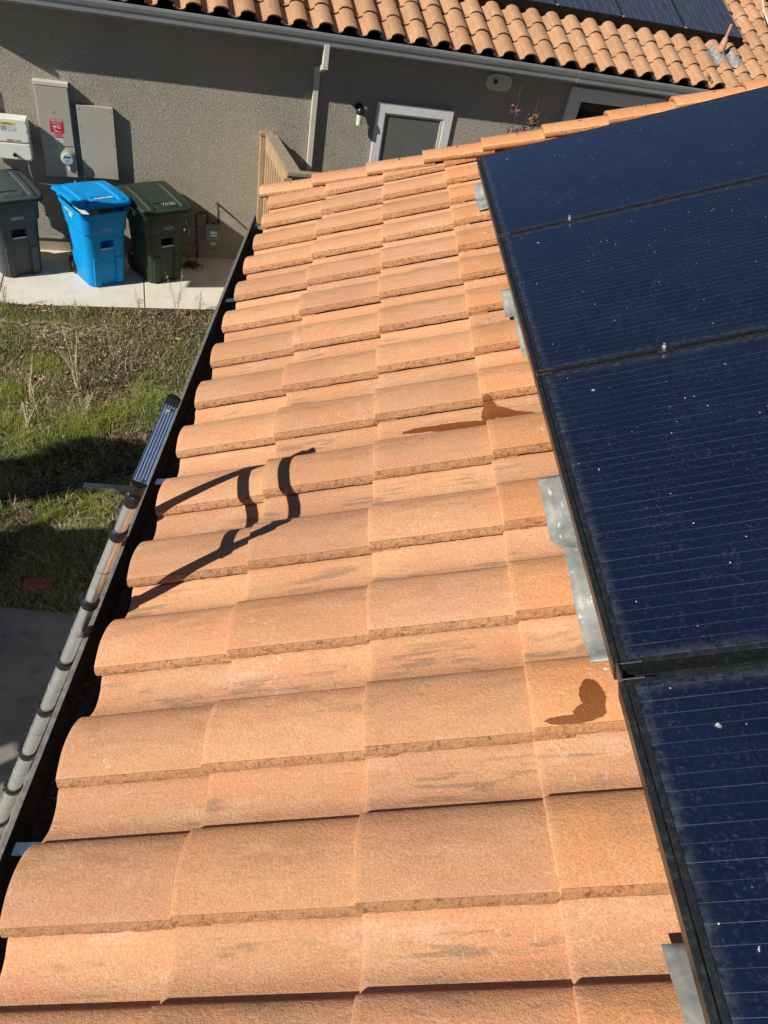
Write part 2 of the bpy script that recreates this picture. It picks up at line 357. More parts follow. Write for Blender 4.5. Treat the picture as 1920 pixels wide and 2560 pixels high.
def text(name, body, size, mat, parent, mtx, align='CENTER', bold=0.0, sx=1.0):
    cu = bpy.data.curves.new(name, 'FONT'); cu.body = body; cu.size = size; cu.align_x = align; cu.align_y = 'CENTER'
    cu.extrude = .0004; cu.offset = bold
    to = bpy.data.objects.new(name, cu); C.objects.link(to); bpy.context.view_layer.update()
    dg = bpy.context.evaluated_depsgraph_get(); me = bpy.data.meshes.new_from_object(to.evaluated_get(dg))
    bpy.data.objects.remove(to); me.transform(mtx @ Matrix.Diagonal((sx, 1, 1, 1))); me.materials.clear(); me.materials.append(M[mat])
    o = bpy.data.objects.new(name, me); C.objects.link(o); o.parent = parent; return o
def frame_m(o, x, y, z=None):
    x = Vector(x).normalized(); y = Vector(y).normalized(); z = x.cross(y).normalized()
    return Matrix(((x.x, y.x, z.x, o[0]), (x.y, y.y, z.y, o[1]), (x.z, y.z, z.z, o[2]), (0, 0, 0, 1)))

# ---------------------------------------------------------------- ground, walk, patio
def quad(pts, z=0.0, nx=1, ny=1):
    mb = MB(); a, b, c, d = [Vector((*p, z)) for p in pts]
    mb.grid([[a.lerp(b, i/nx).lerp(d.lerp(c, i/nx), j/ny) for j in range(ny+1)] for i in range(nx+1)], False); return mb
struct('ground', quad([(-60, -60), (60, -60), (60, 60), (-60, 60)], G), 'soil')
# walk: slabs with joints, along the neighbour wall
def wp(s, d): q = WL(s, d, 0); return (q.x, q.y)
mb = MB()
js = [-9, -7.2, -5.4, -3.75, -2.1, -0.36, 1.33, 3.1, 4.9, 6.7, 8.5, 10.3, 12.1, 14]
for a, b in zip(js[:-1], js[1:]):
    vs = []
    rr = []
    for z, ins in ((G-.06, 0), (G+.000, 0), (G+.006, .006)):
        rr.append([Vector((*wp(a+.006+ins, 0.0), z)), Vector((*wp(b-.006-ins, 0.0), z)), Vector((*wp(b-.006-ins, 1.52-ins), z)), Vector((*wp(a+.006+ins, 1.52-ins), z))])
    mb.loft(rr, True, False)
struct('concrete_walk', mb, 'walk_concrete')
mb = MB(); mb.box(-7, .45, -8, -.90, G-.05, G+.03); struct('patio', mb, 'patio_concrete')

# ---------------------------------------------------------------- near house
PROF = [(-.035,-.010),(0,-.0085),(.03,-.0115),(.055,-.0140),(.0625,-.0165),(.070,-.0160),(.078,-.0175),(.11,-.0205),(.16,-.0235),(.21,-.0250),(.26,-.0248),(.30,-.0225),(.335,-.0185),(.365,-.0150),(.395,-.0120),(.407,-.0100),
        (.413,.0020),(.420,.0095),(.430,.0140),(.46,.0205),(.50,.0268),(.55,.0318),(.60,.0345),(.66,.0365),(.72,.0368),(.78,.0352),(.83,.0325),(.88,.0292),(.92,.0262),(.945,.0240),(.962,.0222),(.970,.0208)]
def tile_field(name, xs, rows, P, base, mat, parent, seg=lambda i, j: 16, keep=None, w=W, L=.425, jit=1.0, sgn=-1):
    """one sheet of overlapping roll tiles; P(x,y,h)->world; y = base + sgn*(j+phi)*w"""
    V = []; F = []; SM = []; RC = []; TP = []; TR = []
    for i in xs:
        for j in rows:
            n = seg(i, j); r = random.random(); dx = random.uniform(-.004, .004)*jit; dh = random.uniform(-.001, .0022)*jit
            sk = random.uniform(-.006, .006)*jit; dy = random.uniform(-.0015, .0015)*jit; wr = random.random()
            def pt(phi, h, xl): 
                X = i*EX + xl + dx + sk*(phi-.5); Y = base + sgn*(j+phi)*w + dy
                return X, Y, h - .0150*xl/EX + dh
            xl = [0.0, .003] + [L*q/n for q in range(1, n+1)]
            nt_ = len(PROF); o = len(V)
            for a, x in enumerate(xl):
                for (phi, h) in PROF:
                    X, Y, H = pt(phi, h - (.0025 if a == 0 else 0), x)
                    V.append(P(X, Y, H)); RC.append((X, Y, H)); TP.append((phi, x, .5 if a == 0 else 0)); TR.append(r)
            for a in range(len(xl)-1):
                for b in range(nt_-1):
                    F.append((o+a*nt_+b, o+a*nt_+b+1, o+(a+1)*nt_+b+1, o+(a+1)*nt_+b)); SM.append(True)
            # side lip (broken edge)
            o = len(V); lev = (.0198, .0160, .0105, .0045, -.0015)
            for a, x in enumerate(xl):
                for c, h in enumerate(lev):
                    ph = (.970, .984, .995, 1.003, 1.002)[c]
                    k = 0 if c in (0,) else jit
                    X, Y, H = pt(ph + random.uniform(-.004, .005)*k, h + random.uniform(-.0009, .0009)*k, x)
                    if a == 0: H -= .001
                    V.append(P(X, Y, H)); RC.append((X, Y, H)); TP.append((.95, x, 1)); TR.append(r)
            for a in range(len(xl)-1):
                for c in range(4):
                    F.append((o+a*5+c, o+a*5+c+1, o+(a+1)*5+c+1, o+(a+1)*5+c)); SM.append(False)
            # nose face
            o = len(V)
            for c, (t, xo) in enumerate(((-.0025, 0), (-.009, -.0020), (-.0155, -.001))):
                for (phi, h) in PROF + [(.990, .012)]:
                    X, Y, H = pt(phi, h+t + random.uniform(-.0005, .0005), xo + random.uniform(-.0015, .0010)*(c > 0))
                    V.append(P(X, Y, H)); RC.append((X, Y, H)); TP.append((phi, 0, .5)); TR.append(r)
            nn = nt_+1
            for c in range(2):
                for b in range(nn-1): F.append((o+c*nn+b, o+c*nn+b+1, o+(c+1)*nn+b+1, o+(c+1)*nn+b)); SM.append(False)
            # underside
            o = len(V)
            for x in (.003, L):
                for (phi, h) in PROF:
                    X, Y, H = pt(phi, h-.0155, x); V.append(P(X, Y, H)); RC.append((X, Y, H)); TP.append((phi, 0, .8)); TR.append(r)
            for b in range(nt_-1): F.append((o+b, o+b+1, o+nt_+b+1, o+nt_+b)); SM.append(True)
    if keep:
        idx = [q for q, f in enumerate(F) if keep(sum(RC[i][0] for i in f)/len(f), sum(RC[i][1] for i in f)/len(f))]
        F = [F[q] for q in idx]; SM = [SM[q] for q in idx]
    me = bpy.data.meshes.new(name); me.from_pydata([tuple(v) for v in V], [], F); me.update()
    me.polygons.foreach_set('use_smooth', SM)
    for nm, dat, ty, key in (('rc', RC, 'FLOAT_VECTOR', 'vector'), ('tp', TP, 'FLOAT_VECTOR', 'vector'), ('tr', TR, 'FLOAT', 'value')):
        a = me.attributes.new(nm, ty, 'POINT'); a.data.foreach_set(key, np.array(dat, np.float32).ravel())
    me.materials.append(M[mat]); o = bpy.data.objects.new(name, me); C.objects.link(o); o.parent = parent; return o
def rake_y(x): return .20 - .112*x
house = thing('house', 'near house with an orange roll tile roof and a dark gutter along its eave', 'house')
tile_field('tiled_roof', range(0, 10), range(-1, 20), RP, 0.0, 'tile', house,
           seg=lambda i, j: (30 if (j > 8 and i < 5) else 18 if i < 5 else 5), keep=lambda x, y: y < rake_y(x) + .035)
# roof deck, fascia, walls, the far slope
def RT(q): return RP(*q)
mb = MB()
def deckpoly(x0, x1, h0, h1, y0=-7):
    a = [(x0, y0), (x1, y0), (x1, rake_y(x1)+.04), (x0, rake_y(x0)+.04)]
    return [RP(x, y, h0) for x, y in a], [RP(x, y, h1) for x, y in a]
mb = MB(); mb.loft(list(deckpoly(.02, 5.6, -.075, -.050)), True, False); mb.build('roof_deck', 'underlay', house)
mb = MB()
rx = 5.6*math.cos(PITCH); rz = 5.6*math.sin(PITCH)
mb.loft([[Vector((rx, -7, rz-.06)), Vector((2*rx, -7, -.06)), Vector((2*rx, rake_y(5.6)+.04, -.06)), Vector((rx, rake_y(5.6)+.04, rz-.06))],
         [Vector((rx, -7, rz-.02)), Vector((2*rx, -7, -.02)), Vector((2*rx, rake_y(5.6)+.04, -.02)), Vector((rx, rake_y(5.6)+.04, rz-.02))]], True, False)
mb.build('back_slope', 'brick_red', house)
mb = MB(); mb.box(.012, .034, -7, .22, -.24, -.055); mb.build('fascia', 'underlay', house)
mb = MB(); mb.box(.036, .5, -7, .18, -.22, -.20); mb.build('soffit', 'house_wall', house)
mb = MB()
pts = [(.5, G), (2*rx-.5, G), (2*rx-.5, -.08), (rx, rz-.15), (.5, .1)]
ol = [Vector((x, rake_y(x)-.25, z)) for x, z in pts]; ol2 = [Vector((x, -7, z)) for x, z in pts]
mb.loft([ol, ol2], True, False); mb.build('wall', 'house_wall', house)
# rake tiles along the skewed gable edge
RX = Vector((1, -.112, 0)).normalized()
def rake_tile(k):
    x0 = -.06 + .337*k
    cross = [(-.068, .028), (-.064, .046), (-.052, .058), (-.036, .0665), (-.012, .0715), (.018, .072), (.050, .066), (.072, .052), (.080, .028), (.080, -.10), (.068, -.10), (.068, .020), (.046, .050), (.018, .057), (-.012, .0565), (-.036, .051), (-.050, .043), (-.056, .028)]
    V = []; F = []; RC = []; TP = []; nc = len(cross); n = 12
    xs = [0, .003]+[.40*q/n for q in range(1, n+1)]
    lift = random.uniform(-.001, .002)
    for a, x in enumerate(xs):
        for b, (c, h) in enumerate(cross):
            X = x0 + x; Y = rake_y(X)+c; H = h + .006 - .022*x/.337 + lift - (.002 if a == 0 and 0 < b < 9 else 0)
            if b < 2: H += random.uniform(-.0015, .0015)
            V.append(RP(X, Y, H)); RC.append((X, Y, H)); TP.append((.9, x, 1.0 if (b < 2 or b > 15) else 0.0))
    for a in range(len(xs)-1):
        for b in range(nc): F.append((a*nc+b, a*nc+(b+1) % nc, (a+1)*nc+(b+1) % nc, (a+1)*nc+b))
    nf = len(F)
    top = [0, 1, 2, 3, 4, 5, 6, 7, 8]
    F += [(b, b+1, nc-1-b-1, nc-1-b) for b in range(0, 8)]
    me = bpy.data.meshes.new('rake_tile'); me.from_pydata([tuple(v) for v in V], [], F); me.update()
    me.polygons.foreach_set('use_smooth', [True]*nf+[False]*(len(F)-nf))
    r = random.random()
    for nm, dat, ty, key in (('rc', RC, 'FLOAT_VECTOR', 'vector'), ('tp', TP, 'FLOAT_VECTOR', 'vector'), ('tr', [r]*len(V), 'FLOAT', 'value')):
        a = me.attributes.new(nm, ty, 'POINT'); a.data.foreach_set(key, np.array(dat, np.float32).ravel())
    bm = bmesh.new(); bm.from_mesh(me); bmesh.ops.recalc_face_normals(bm, faces=bm.faces); bm.to_mesh(me); bm.free()
    me.materials.append(M['tile']); o = bpy.data.objects.new('rake_tile', me); C.objects.link(o); o.parent = house
    nm = MB(); c = RP(x0+.20, rake_y(x0+.2)+.0, .060); nm.tube([c, c+NR*.007], .006, 8); nm.build('nail', 'dark', o)
for k in range(0, 11): rake_tile(k)
# eave gutter: dark trough, weathered outer lip, straps
gt = MB(); prof = [(.010, -.060), (.006, -.150), (-.045, -.205), (-.085, -.200), (-.097, -.150), (-.101, -.112), (-.095, -.112), (-.089, -.150), (-.079, -.193), (-.044, -.198), (.002, -.146), (.006, -.060)]
gt.loft([[Vector((x, y, z)) for x, z in prof] for y in (-7, .17)], True, False)
gut = gt.build('gutter', 'brown_gutter', house)
mb = MB(); mb.loft([[Vector((x, y, z)) for x, z in ((-.094, -.104), (-.108, -.104), (-.110, -.112), (-.108, -.122), (-.102, -.124), (-.1015, -.112))] for y in (-7, -2.6, .175)], True, False)
mb.build('gutter_lip', 'gutter_lip', gut, bev=.0015)
for y in (.02, -.98, -2.39, -3.66, -4.9):
    mb = MB(); mb.prism([(-.096, y, -.125), (.012, y, -.098), (.012, y, -.094), (-.096, y, -.121)], (0, .028, 0)); mb.build('hanger', 'hanger', gut)
# leaves and dirt lying in the trough
ft = MB()
for q in range(160):
    y = random.uniform(-5, .1); x = random.uniform(-.085, -.01); a = random.uniform(0, 3.1); l = random.uniform(.008, .022)
    z = -.185 + random.uniform(0, .012); e = Vector((math.cos(a)*l, math.sin(a)*l, random.uniform(-.004, .006))); f = Vector((-math.sin(a)*l*.3, math.cos(a)*l*.3, .002))
    c = Vector((x, y, z)); ft.add([c-e, c-f, c+e, c+f], [(0, 1, 2, 3)])
tag(ft.build('gutter_debris', 'bark', gut), kind='stuff')

# ---------------------------------------------------------------- solar modules on the near roof
PH = .192; YS = [-.605, -1.585, -2.565, -3.545, -4.525, -5.5]; PX0 = 1.235; PL = 1.66
plabels = ['far blue-black solar module whose top edge runs beside the skewed row of rake tiles', 'solar module just below the topmost one, with many scattered white droppings',
           'largest looking solar module, between the thin upper seam and the wide dark open seam', 'nearest solar module at the bottom right, below the wide dark open seam',]
def module(i):
    y1 = YS[i] - (.0 if i == 0 else .006); y0 = YS[i+1] + (.006 if i < 2 else .010)
    if i == 3: y1 = YS[i] - .020
    wd = y1-y0
    t = thing('solar_module', plabels[i], 'solar panel', RP(PX0, y0, PH), (0, -PITCH, 0), 'solar modules on the near roof')
    fw = .011
    mb = MB(); mb.box(0, PL, 0, fw, -.036, 0); mb.box(0, PL, wd-fw, wd, -.036, 0); mb.box(0, fw, fw, wd-fw, -.036, 0); mb.box(PL-fw, PL, fw, wd-fw, -.036, 0)
    mb.box(-.014, -.002, 0.002, wd-.002, -.050, -.003)      # skirt rail along the low edge
    mb.build('frame', 'module_frame', t, bev=.0012)
    nx, ny = 60, 40; V = []; A = []
    P = [[Vector((fw+(PL-2*fw)*a/nx, fw+(wd-2*fw)*b/ny, -.0022)) for b in range(ny+1)] for a in range(nx+1)]
    mb = MB(); mb.grid(P, False); o = mb.build('glass', 'module_glass', t)
    at = o.data.attributes.new('px', 'FLOAT', 'POINT')
    at.data.foreach_set('value', np.array([min(v.co.x-fw, PL-fw-v.co.x, v.co.y-fw, wd-fw-v.co.y) for v in o.data.vertices], np.float32))
    mb = MB(); mb.box(.02, PL-.02, .02, wd-.02, -.034, -.028); mb.build('backsheet', 'dark', t)
    if i > 0:       # clamp on the seam above this module, held by its bolt
        cx = (.0, .238, .315, .355)[i]
        g0 = wd + (.006 if i < 3 else .015)
        if i < 3:
            mb = MB(); mb.box(cx, cx+.042, g0-.017, g0+.017, .0005, .0035); mb.box(cx, cx+.003, g0-.017, g0+.017, .0035, .006)
            c = mb.build('clamp', 'module_frame', t, bev=.001)
            mb = MB(); mb.tube([(cx+.02, g0, .0035), (cx+.02, g0, .0115)], .0065, 6); mb.tube([(cx+.02, g0, .0115), (cx+.02, g0, .019)], .0038, 8); mb.build('bolt', 'aluminium', c)
        mb = MB(); e_ = .0 if i < 3 else .007
        mb.box(-.006, .032, g0-.011-e_, g0-.0075-e_, .0005, .003); mb.box(-.010, -.0055, g0-.012-e_, g0+.012+e_, -.035, .003); mb.box(-.004, .035, g0+.0075+e_, g0+.010+e_, .0005, .003)
        mb.build('seam_cap', 'cap_metal', t, bev=.001)
    return t
for i in range(4): module(i)
# seam rails and supports under the modules
for i, y in enumerate(YS[1:4]):
    t = thing('seam_rail', ('dark channel rail showing in the seam under the topmost module', 'dark channel rail in the seam with the clamp in mid picture', 'grooved black channel rail seen in the widest lowest seam')[i], 'rail', RP(PX0, y, PH), (0, -PITCH, 0), 'rails under the module seams')
    mb = MB(); mb.box(0, PL, -.03, .03, -.072, -.066); mb.box(0, PL, -.030, -.026, -.066, -.045); mb.box(0, PL, .026, .030, -.066, -.045); mb.box(0, PL, -.004, -.001, -.066, -.054)
    mb.build('channel', 'module_frame', t)
    for x in (.2, .9, 1.5):
        mb = MB(); mb.box(x, x+.04, -.02, .02, -.19, -.072); mb.build('standoff', 'aluminium', t)
# flashing sheets sticking out below the modules
def prof_h(y):
    ph = ((-y)/W) % 1.0
    for (a, ha), (b, hb) in zip(PROF[:-1], PROF[1:]):
        if a <= ph <= b: return ha+(hb-ha)*(ph-a)/(b-a)
    return .012
FL = [('small bare metal flashing by the topmost solar module', -.52, -.86, 1.19, .006), ('pale metal flashing beside the clamp seam, second from the top', -1.72, -2.20, 1.195, .008),
      ('long wavy weathered metal flashing bent over the tiles in mid picture', -2.83, -3.42, 1.172, .010), ('scuffed grey metal flashing at the bottom edge of the picture', -3.925, -4.6, 1.205, .006)]
for n, (lb, ya, yb, x0, wv) in enumerate(FL):
    t = thing('flashing', lb, 'flashing', RP(1.3, (ya+yb)/2, .02), (0, 0, 0), 'metal flashings tucked under the modules')
    ny = 44; P = []
    for a in range(13):
        row = []
        for b in range(ny+1):
            y = ya+(yb-ya)*b/ny
            hs = sum(prof_h(y+q*.01)*g for q, g in ((-3, .1), (-2, .15), (-1, .2), (0, .1), (1, .2), (2, .15), (3, .1)))
            hh = hs*.52 + .022
            e = x0 + wv*math.sin((y-ya)*9+.5+n)*.5 + (.028 if (n == 2 and b > 15) else 0)*min(1, (b-15)/4) + (.03 if (n == 1 and b > 18) else 0)
            e += random.uniform(-.0008, .0008)
            x = e + (1.45-e)*a/12
            row.append(RP(x, y, hh + .004*(a/12)) - t.location)
        P.append(row)
    mb = MB(); mb.grid(P); mb.build('sheet', 'flashing', t, solid=.0012)
    mb = MB(); c = RP(1.5, (ya+yb)/2, .0)-t.location; mb.tube([c, c+NR*.12], .012, 8); mb.build('post', 'aluminium', t)

# ---------------------------------------------------------------- telescopic ladder
LD = Vector((.352, 0, 1)).normalized(); LN = Vector((-LD.z, 0, LD.x)); LT = Vector((.0735, -3.07, .471)); LL = .361
JT = [0, .140, .437, .755, 1.052, 1.378, 1.681, 2.005, 2.31, 2.62, 2.93, 3.24, 3.50, 3.66]
lad = thing('ladder', 'silver telescopic ladder with black collars leaning on the dark gutter', 'ladder', (-1.148, -2.95, G))
lo = Vector(lad.location)
def LP(a, y, n=0.0): return LT - LD*a + Vector((0, y, 0)) + LN*n - lo
nsec = 13
for side in (0, 1):
    y = LL*side; sg = -1 if side == 0 else 1
    for q in range(nsec):
        r = .0142 + .0020*q; a0 = JT[q] + (.022 if q == 0 else .0); a1 = JT[q+1]+.02
        if a0 >= a1: break
        mb = MB(); mb.tube([LP(a0, y), LP(a1, y)], r, 24); seg = mb.build('rail_section', 'aluminium', lad)
        mb = MB()
        if q % 1 == 0 and a0+.15 < a1: mb.tube([LP(a0+.148, y), LP(a0+.152, y)], r+.0008, 24)
        mb.build('ring_mark', 'flashing', seg)
        if q > 0:
            rc_ = r + .0040
            mb = MB(); mb.loft([[LP(a0+aa, y + rr*math.cos(t_), rr*math.sin(t_)) for t_ in [2*math.pi*z/28 for z in range(28)]] for aa, rr in ((-.014, rc_-.002), (-.011, rc_), (.014, rc_+.0006), (.018, rc_-.001))], True)
            col = mb.build('collar', 'black_plastic', lad)
            mb = MB(); mb.tube([LP(a0-.03, y, r+.003), LP(a0+.0, y, r+.004)], [.006, .009], 10); mb.build('release_button', 'black_plastic', col)
    # ribbed joint cap that carries the top rung
    mb = MB(); ring = []
    for aa, rr in ((-.004, .013), (.0, .0162), (.030, .0162), (.034, .014)):
        ring.append([LP(aa, y + (rr+(.0012 if z % 2 else 0))*math.cos(2*math.pi*z/48), (rr+(.0012 if z % 2 else 0))*math.sin(2*math.pi*z/48)) for z in range(48)])
    mb.loft(ring, True); mb.build('joint_cap', 'black_plastic', lad)
    # rung end cap: rounded lid at each end of the top rung
    mb = MB(); ol = []
    e0 = .030
    for z in range(25):
        an = -math.pi/2+math.pi*z/24; ol.append((sg*(-.012) + sg*.020*math.cos(an)*-1*-1, .0188*math.sin(an)))
    top = [LP(-.034, y+a_*1.0 - sg*.0, b_) for a_, b_ in ol]; bot = [LP(.020, y+a_, b_) for a_, b_ in ol]
    mb.loft([bot, top], True, False); mb.build('end_cap', 'black_plastic', lad, bev=.002)
for q in range(nsec):
    a = JT[q] + (.09 if q > 1 else 0)
    if a > 3.5: break
    wd = .0178; mb = MB()
    # ribbed D-section tread
    sec = []
    for z in range(0, 31):
        n_ = -wd + 2*wd*z/30; sec.append((n_, -.0095 - (.0024 if (z % 6 in (0, 1)) else 0.0)))
    sec += [(wd, .004), (wd*.6, .014), (0, .018), (-wd*.6, .014), (-wd, .004)]
    mb.loft([[LP(a+s_, yy, n_) for n_, s_ in sec] for yy in (.014, LL-.014)], True, False)
    rg = mb.build('rung', 'rung_alu', lad)
    if q == 0:
        for yy in (.036, LL-.036):
            mb = MB(); mb.tube([LP(-.012, yy, .002), LP(-.0155, yy, .002)], .0052, 14); mb.build('rivet', 'aluminium', rg, bev=.0006)
for side in (0, 1):
    mb = MB(); c = LP(3.68, LL*side); mb.box(c.x-.04, c.x+.04, c.y-.04, c.y+.04, 0.0, .06); mb.build('foot', 'black_plastic', lad, bev=.006)

# ---------------------------------------------------------------- neighbour house
H2R = (0, 0, YAW)
nb = thing('neighbour_house', 'grey stucco neighbour house with a tiled roof above its grey gutter', 'house', WL(0, 0, 0), H2R)
def L2(s, d, z): return Vector((s, -d, z))             # local coordinates of anything parented to nb
mb = MB()
mb.box(-4, 14, -.02, .25, .20, 2.890); mb.build('wall', 'stucco', nb)
mb = MB(); mb.box(-4, 14, -.004, .25, -.05, .197); mb.build('foundation', 'foundation', nb)
mb = MB(); mb.box(-4, 14, -.032, -.018, .185, .205); mb.build('weep_screed', 'box_paint_dark', nb)
mb = MB(); mb.prism([L2(-.45, 0, 2.892), L2(-.45, .268, 2.892), L2(13.5, .268, 2.892), L2(13.5, 0, 2.892)], (0, 0, .03)); mb.build('soffit', 'box_paint_dark', nb)
mb = MB(); mb.box(-.45, 13.5, -.292, -.270, 2.896, 2.99); mb.build('fascia', 'grey_gutter', nb)
gp = [(.509, 3.04), (.509, 2.935), (.578, 2.935), (.584, 2.955), (.590, 2.957), (.598, 2.985), (.612, 3.005), (.624, 3.030), (.626, 3.056), (.612, 3.058), (.612, 3.050), (.620, 3.048), (.617, 3.030), (.606, 3.010), (.592, 2.990), (.583, 2.962), (.574, 2.941), (.515, 2.941), (.515, 3.04)]
gp = [(a_-.216, b_-.040-(.032 if b_ < 2.98 else .012 if b_ < 3.02 else 0)) for a_, b_ in gp]
mb = MB(); mb.loft([[L2(s_, d_, z_) for d_, z_ in gp] for s_ in (-.45, 7.05)], True, False); g2 = mb.build('gutter', 'grey_gutter', nb)
mb = MB(); mb.loft([[L2(s_, d_+.004, z_-.003) for d_, z_ in gp] for s_ in (7.045, 13.5)], True, False); mb.build('gutter_length', 'grey_gutter', g2)
mb = MB(); mb.loft([[L2(s_, d_-.216, z_-.04) for d_, z_ in [(.580, 2.932), (.587, 2.955), (.601, 2.985), (.615, 3.004), (.628, 3.030), (.632, 3.060), (.626, 3.056), (.612, 3.005), (.590, 2.957), (.578, 2.937)]] for s_ in (7.035, 7.060)], True, False); mb.build('seam', 'grey_gutter', g2)
mb = MB(); mb.prism([L2(-.452, .412, 2.862), L2(-4.0, .412, 4.527), L2(-4.0, 0, 4.527), L2(-.452, 0, 2.862)], (0, 0, .06)); mb.build('gable_overhang', 'grey_gutter', nb)
mb = MB(); mb.prism([L2(-.45, -.03, 2.88), L2(-4.0, -.03, 4.54), L2(-4.0, -.03, 2.88)], (0, .2, 0)); mb.build('gable_wall', 'stucco', nb)
# tiled roof slope
A2 = rad(22.6); NZ = N2*math.sin(A2)+Vector((0, 0, math.cos(A2))); UP2 = -N2*math.cos(A2)+Vector((0, 0, math.sin(A2)))
O2 = WL(0, .27, 3.026)
INV2 = Matrix.Rotation(-YAW, 4, 'Z') @ Matrix.Translation(-WL(0, 0, 0))
def P2(x, y, h): return INV2 @ (O2 + UP2*x + U2*y + NZ*(h*1.55+.036))     # x up the slope, y along the eave
PH2 = .02
tile_field('tiled_roof', range(0, 12), range(-1, 46), P2, PH2, 'tile_far', nb, seg=lambda i, j: 3, w=.305, jit=1.3, sgn=1)
mb = MB(); mb.prism([P2(0.03, -.4, -.06), P2(0.03, 13.9, -.06), P2(4.2, 13.9, -.06), P2(4.2, -.4, -.06)], (0, 0, -.03)); mb.build('roof_deck', 'dark', nb)
mb = MB(); mb.prism([P2(4.2, -.2, -.05), P2(4.2, 13.9, -.05), P2(4.2, 13.9, -.05)+Vector((0, 4, -1.7)), P2(4.2, -.2, -.05)+Vector((0, 4, -1.7))], (0, 0, .04)); mb.build('back_slope', 'brick_red', nb)
# downspout with offset elbow
ds = MB(); ds.box(3.575, 3.640, -.385, -.305, 2.66, 2.896); d_o = ds.build('downspout', 'cream_paint', nb, bev=.004)
mb = MB(); mb.prism([L2(3.575, .383, 2.70), L2(3.575, .383, 2.64), L2(3.575, .07, 2.54), L2(3.575, .07, 2.60)], (.065, 0, 0)); mb.build('elbow', 'cream_paint', d_o)
mb = MB(); mb.box(3.545, 3.615, -.088, -.03, .03, 2.60); mb.build('pipe', 'cream_paint', d_o, bev=.005)
# door
dr = MB()
t0, t1, zt = 4.43, 5.53, 2.285
dr.box(t0, t0+.125, -.055, -.022, .0, zt); dr.box(t1-.125, t1, -.055, -.022, .0, zt); dr.box(t0+.125, t1-.125, -.055, -.022, zt-.125, zt)
tr_ = dr.build('door_trim', 'white_trim', nb, bev=.006)
mb = MB(); mb.box(t0+.125, t1-.125, -.026, -.0215, .0, zt-.125); do = mb.build('door', 'door_paint', nb)
mb = MB(); mb.box(t1-.165, t1-.127, -.045, -.0265, 0, zt-.13); mb.box(t0+.127, t0+.145, -.040, -.0265, 0, zt-.13); mb.box(t0+.145, t1-.165, -.04, -.0265, zt-.145, zt-.127); mb.build('jamb', 'cream_paint', do)
mb = MB(); mb.tube([L2(t0+.22, .03, 1.0), L2(t0+.22, .09, 1.0)], .028, 14); mb.build('handle', 'aluminium', do)
# window under the eave
wn = MB(); s0, s1, z0, z1 = 7.20, 8.75, 1.30, 2.765; ww = .15
wn.box(s0, s0+ww, -.07, -.022, z0, z1); wn.box(s1-ww, s1, -.07, -.022, z0, z1); wn.box(s0+ww, s1-ww, -.07, -.022, z1-.12, z1); wn.box(s0+ww, s1-ww, -.07, -.022, z0, z0+.12)
wo = wn.build('window', 'white_trim', nb, bev=.006)
mb = MB(); a, b, c, d = s0+ww+.004, s1-ww-.004, z0+.124, z1-.124
mb.box(a, a+.045, -.058, -.024, c, d); mb.box(b-.045, b, -.058, -.024, c, d); mb.box(a+.045, b-.045, -.058, -.024, d-.045, d); mb.box(a+.045, b-.045, -.058, -.024, c, c+.045); mb.build('sash', 'white_trim', wo, bev=.003)
mb = MB(); mb.box(a+.045, b-.045, -.030, -.024, c+.045, d-.045); mb.build('pane', 'window_glass', wo)

# plumbing vent with lead flashing on the neighbour roof
def P2w(x, y, h): return O2 + UP2*x + U2*y + NZ*(h+.028)
vt = thing('vent_pipe', 'thin painted vent pipe with a lead skirt poking through the neighbour roof tiles', 'vent pipe', P2w(.80, 9.73, .03))
vo = Vector(vt.location)
mb = MB(); b0 = P2w(.80, 9.73, .02)-vo
mb.tube([b0, b0+Vector((0, 0, .34))], .020, 14); mb.build('pipe', 'vent_paint', vt)
mb = MB(); mb.tube([b0, b0+Vector((0, 0, .10)), b0+Vector((0, 0, .17)), b0+Vector((0, 0, .18))], [.06, .05, .034, .022], 16); mb.build('boot', 'vent_paint', vt)
mb = MB(); P = []
for a in range(11):
    row = []
    for b in range(31):
        y = 9.42+.60*b/30; ph = ((y-PH2)/.305) % 1.0; hh = np.interp(ph, [p_[0] for p_ in PROF], [p_[1] for p_ in PROF])
        x = .50 + .40*a/10 + .02*math.sin(b*.7)
        row.append(P2w(x, y, float(hh)*.9+.012-.015*((x/EX) % 1)+.012)-vo)
    P.append(row)
mb.grid(P); mb.build('lead_skirt', 'lead', vt, solid=.003)
# white cable / conduit on the neighbour roof
mb = MB(); cp = [P2w(x, y, .075) for x, y in ((2.7, 11.16), (2.36, 11.19), (1.93, 11.03), (1.43, 10.95), (1.0, 11.2), (.6, 11.4), (.3, 11.6))]
pts = []
for i in range(len(cp)-1):
    for q in range(6): pts.append(cp[i].lerp(cp[i+1], q/6))
tag(mb.tube(pts, .014, 10).build('roof_conduit', 'white_pipe'), 'white bent conduit lying on the neighbour roof tiles at the top right', 'conduit')
# debris moss clumps on neighbour tiles
for (x, y, n, lb) in ((.16, 9.30, 60, 'clump of dry moss and leaves in the lowest tile course beside the gutter'), (.66, 9.36, 26, 'small clump of dry moss beside the lead skirt of the vent pipe')):
    mb = MB(); c0 = P2w(x, y, .0)
    for q in range(n*3):
        c = P2w(x+random.gauss(0, .06), y+random.gauss(0, .022), random.uniform(-.012, .02)); e = Vector([random.uniform(-.014, .014) for _ in range(3)]); f = Vector([random.uniform(-.01, .01) for _ in range(3)])
        mb.add([c-e, c-f, c+e, c+f], [(0, 1, 2, 3)])
    tag(mb.build('moss_clump', 'bark'), lb, 'moss')
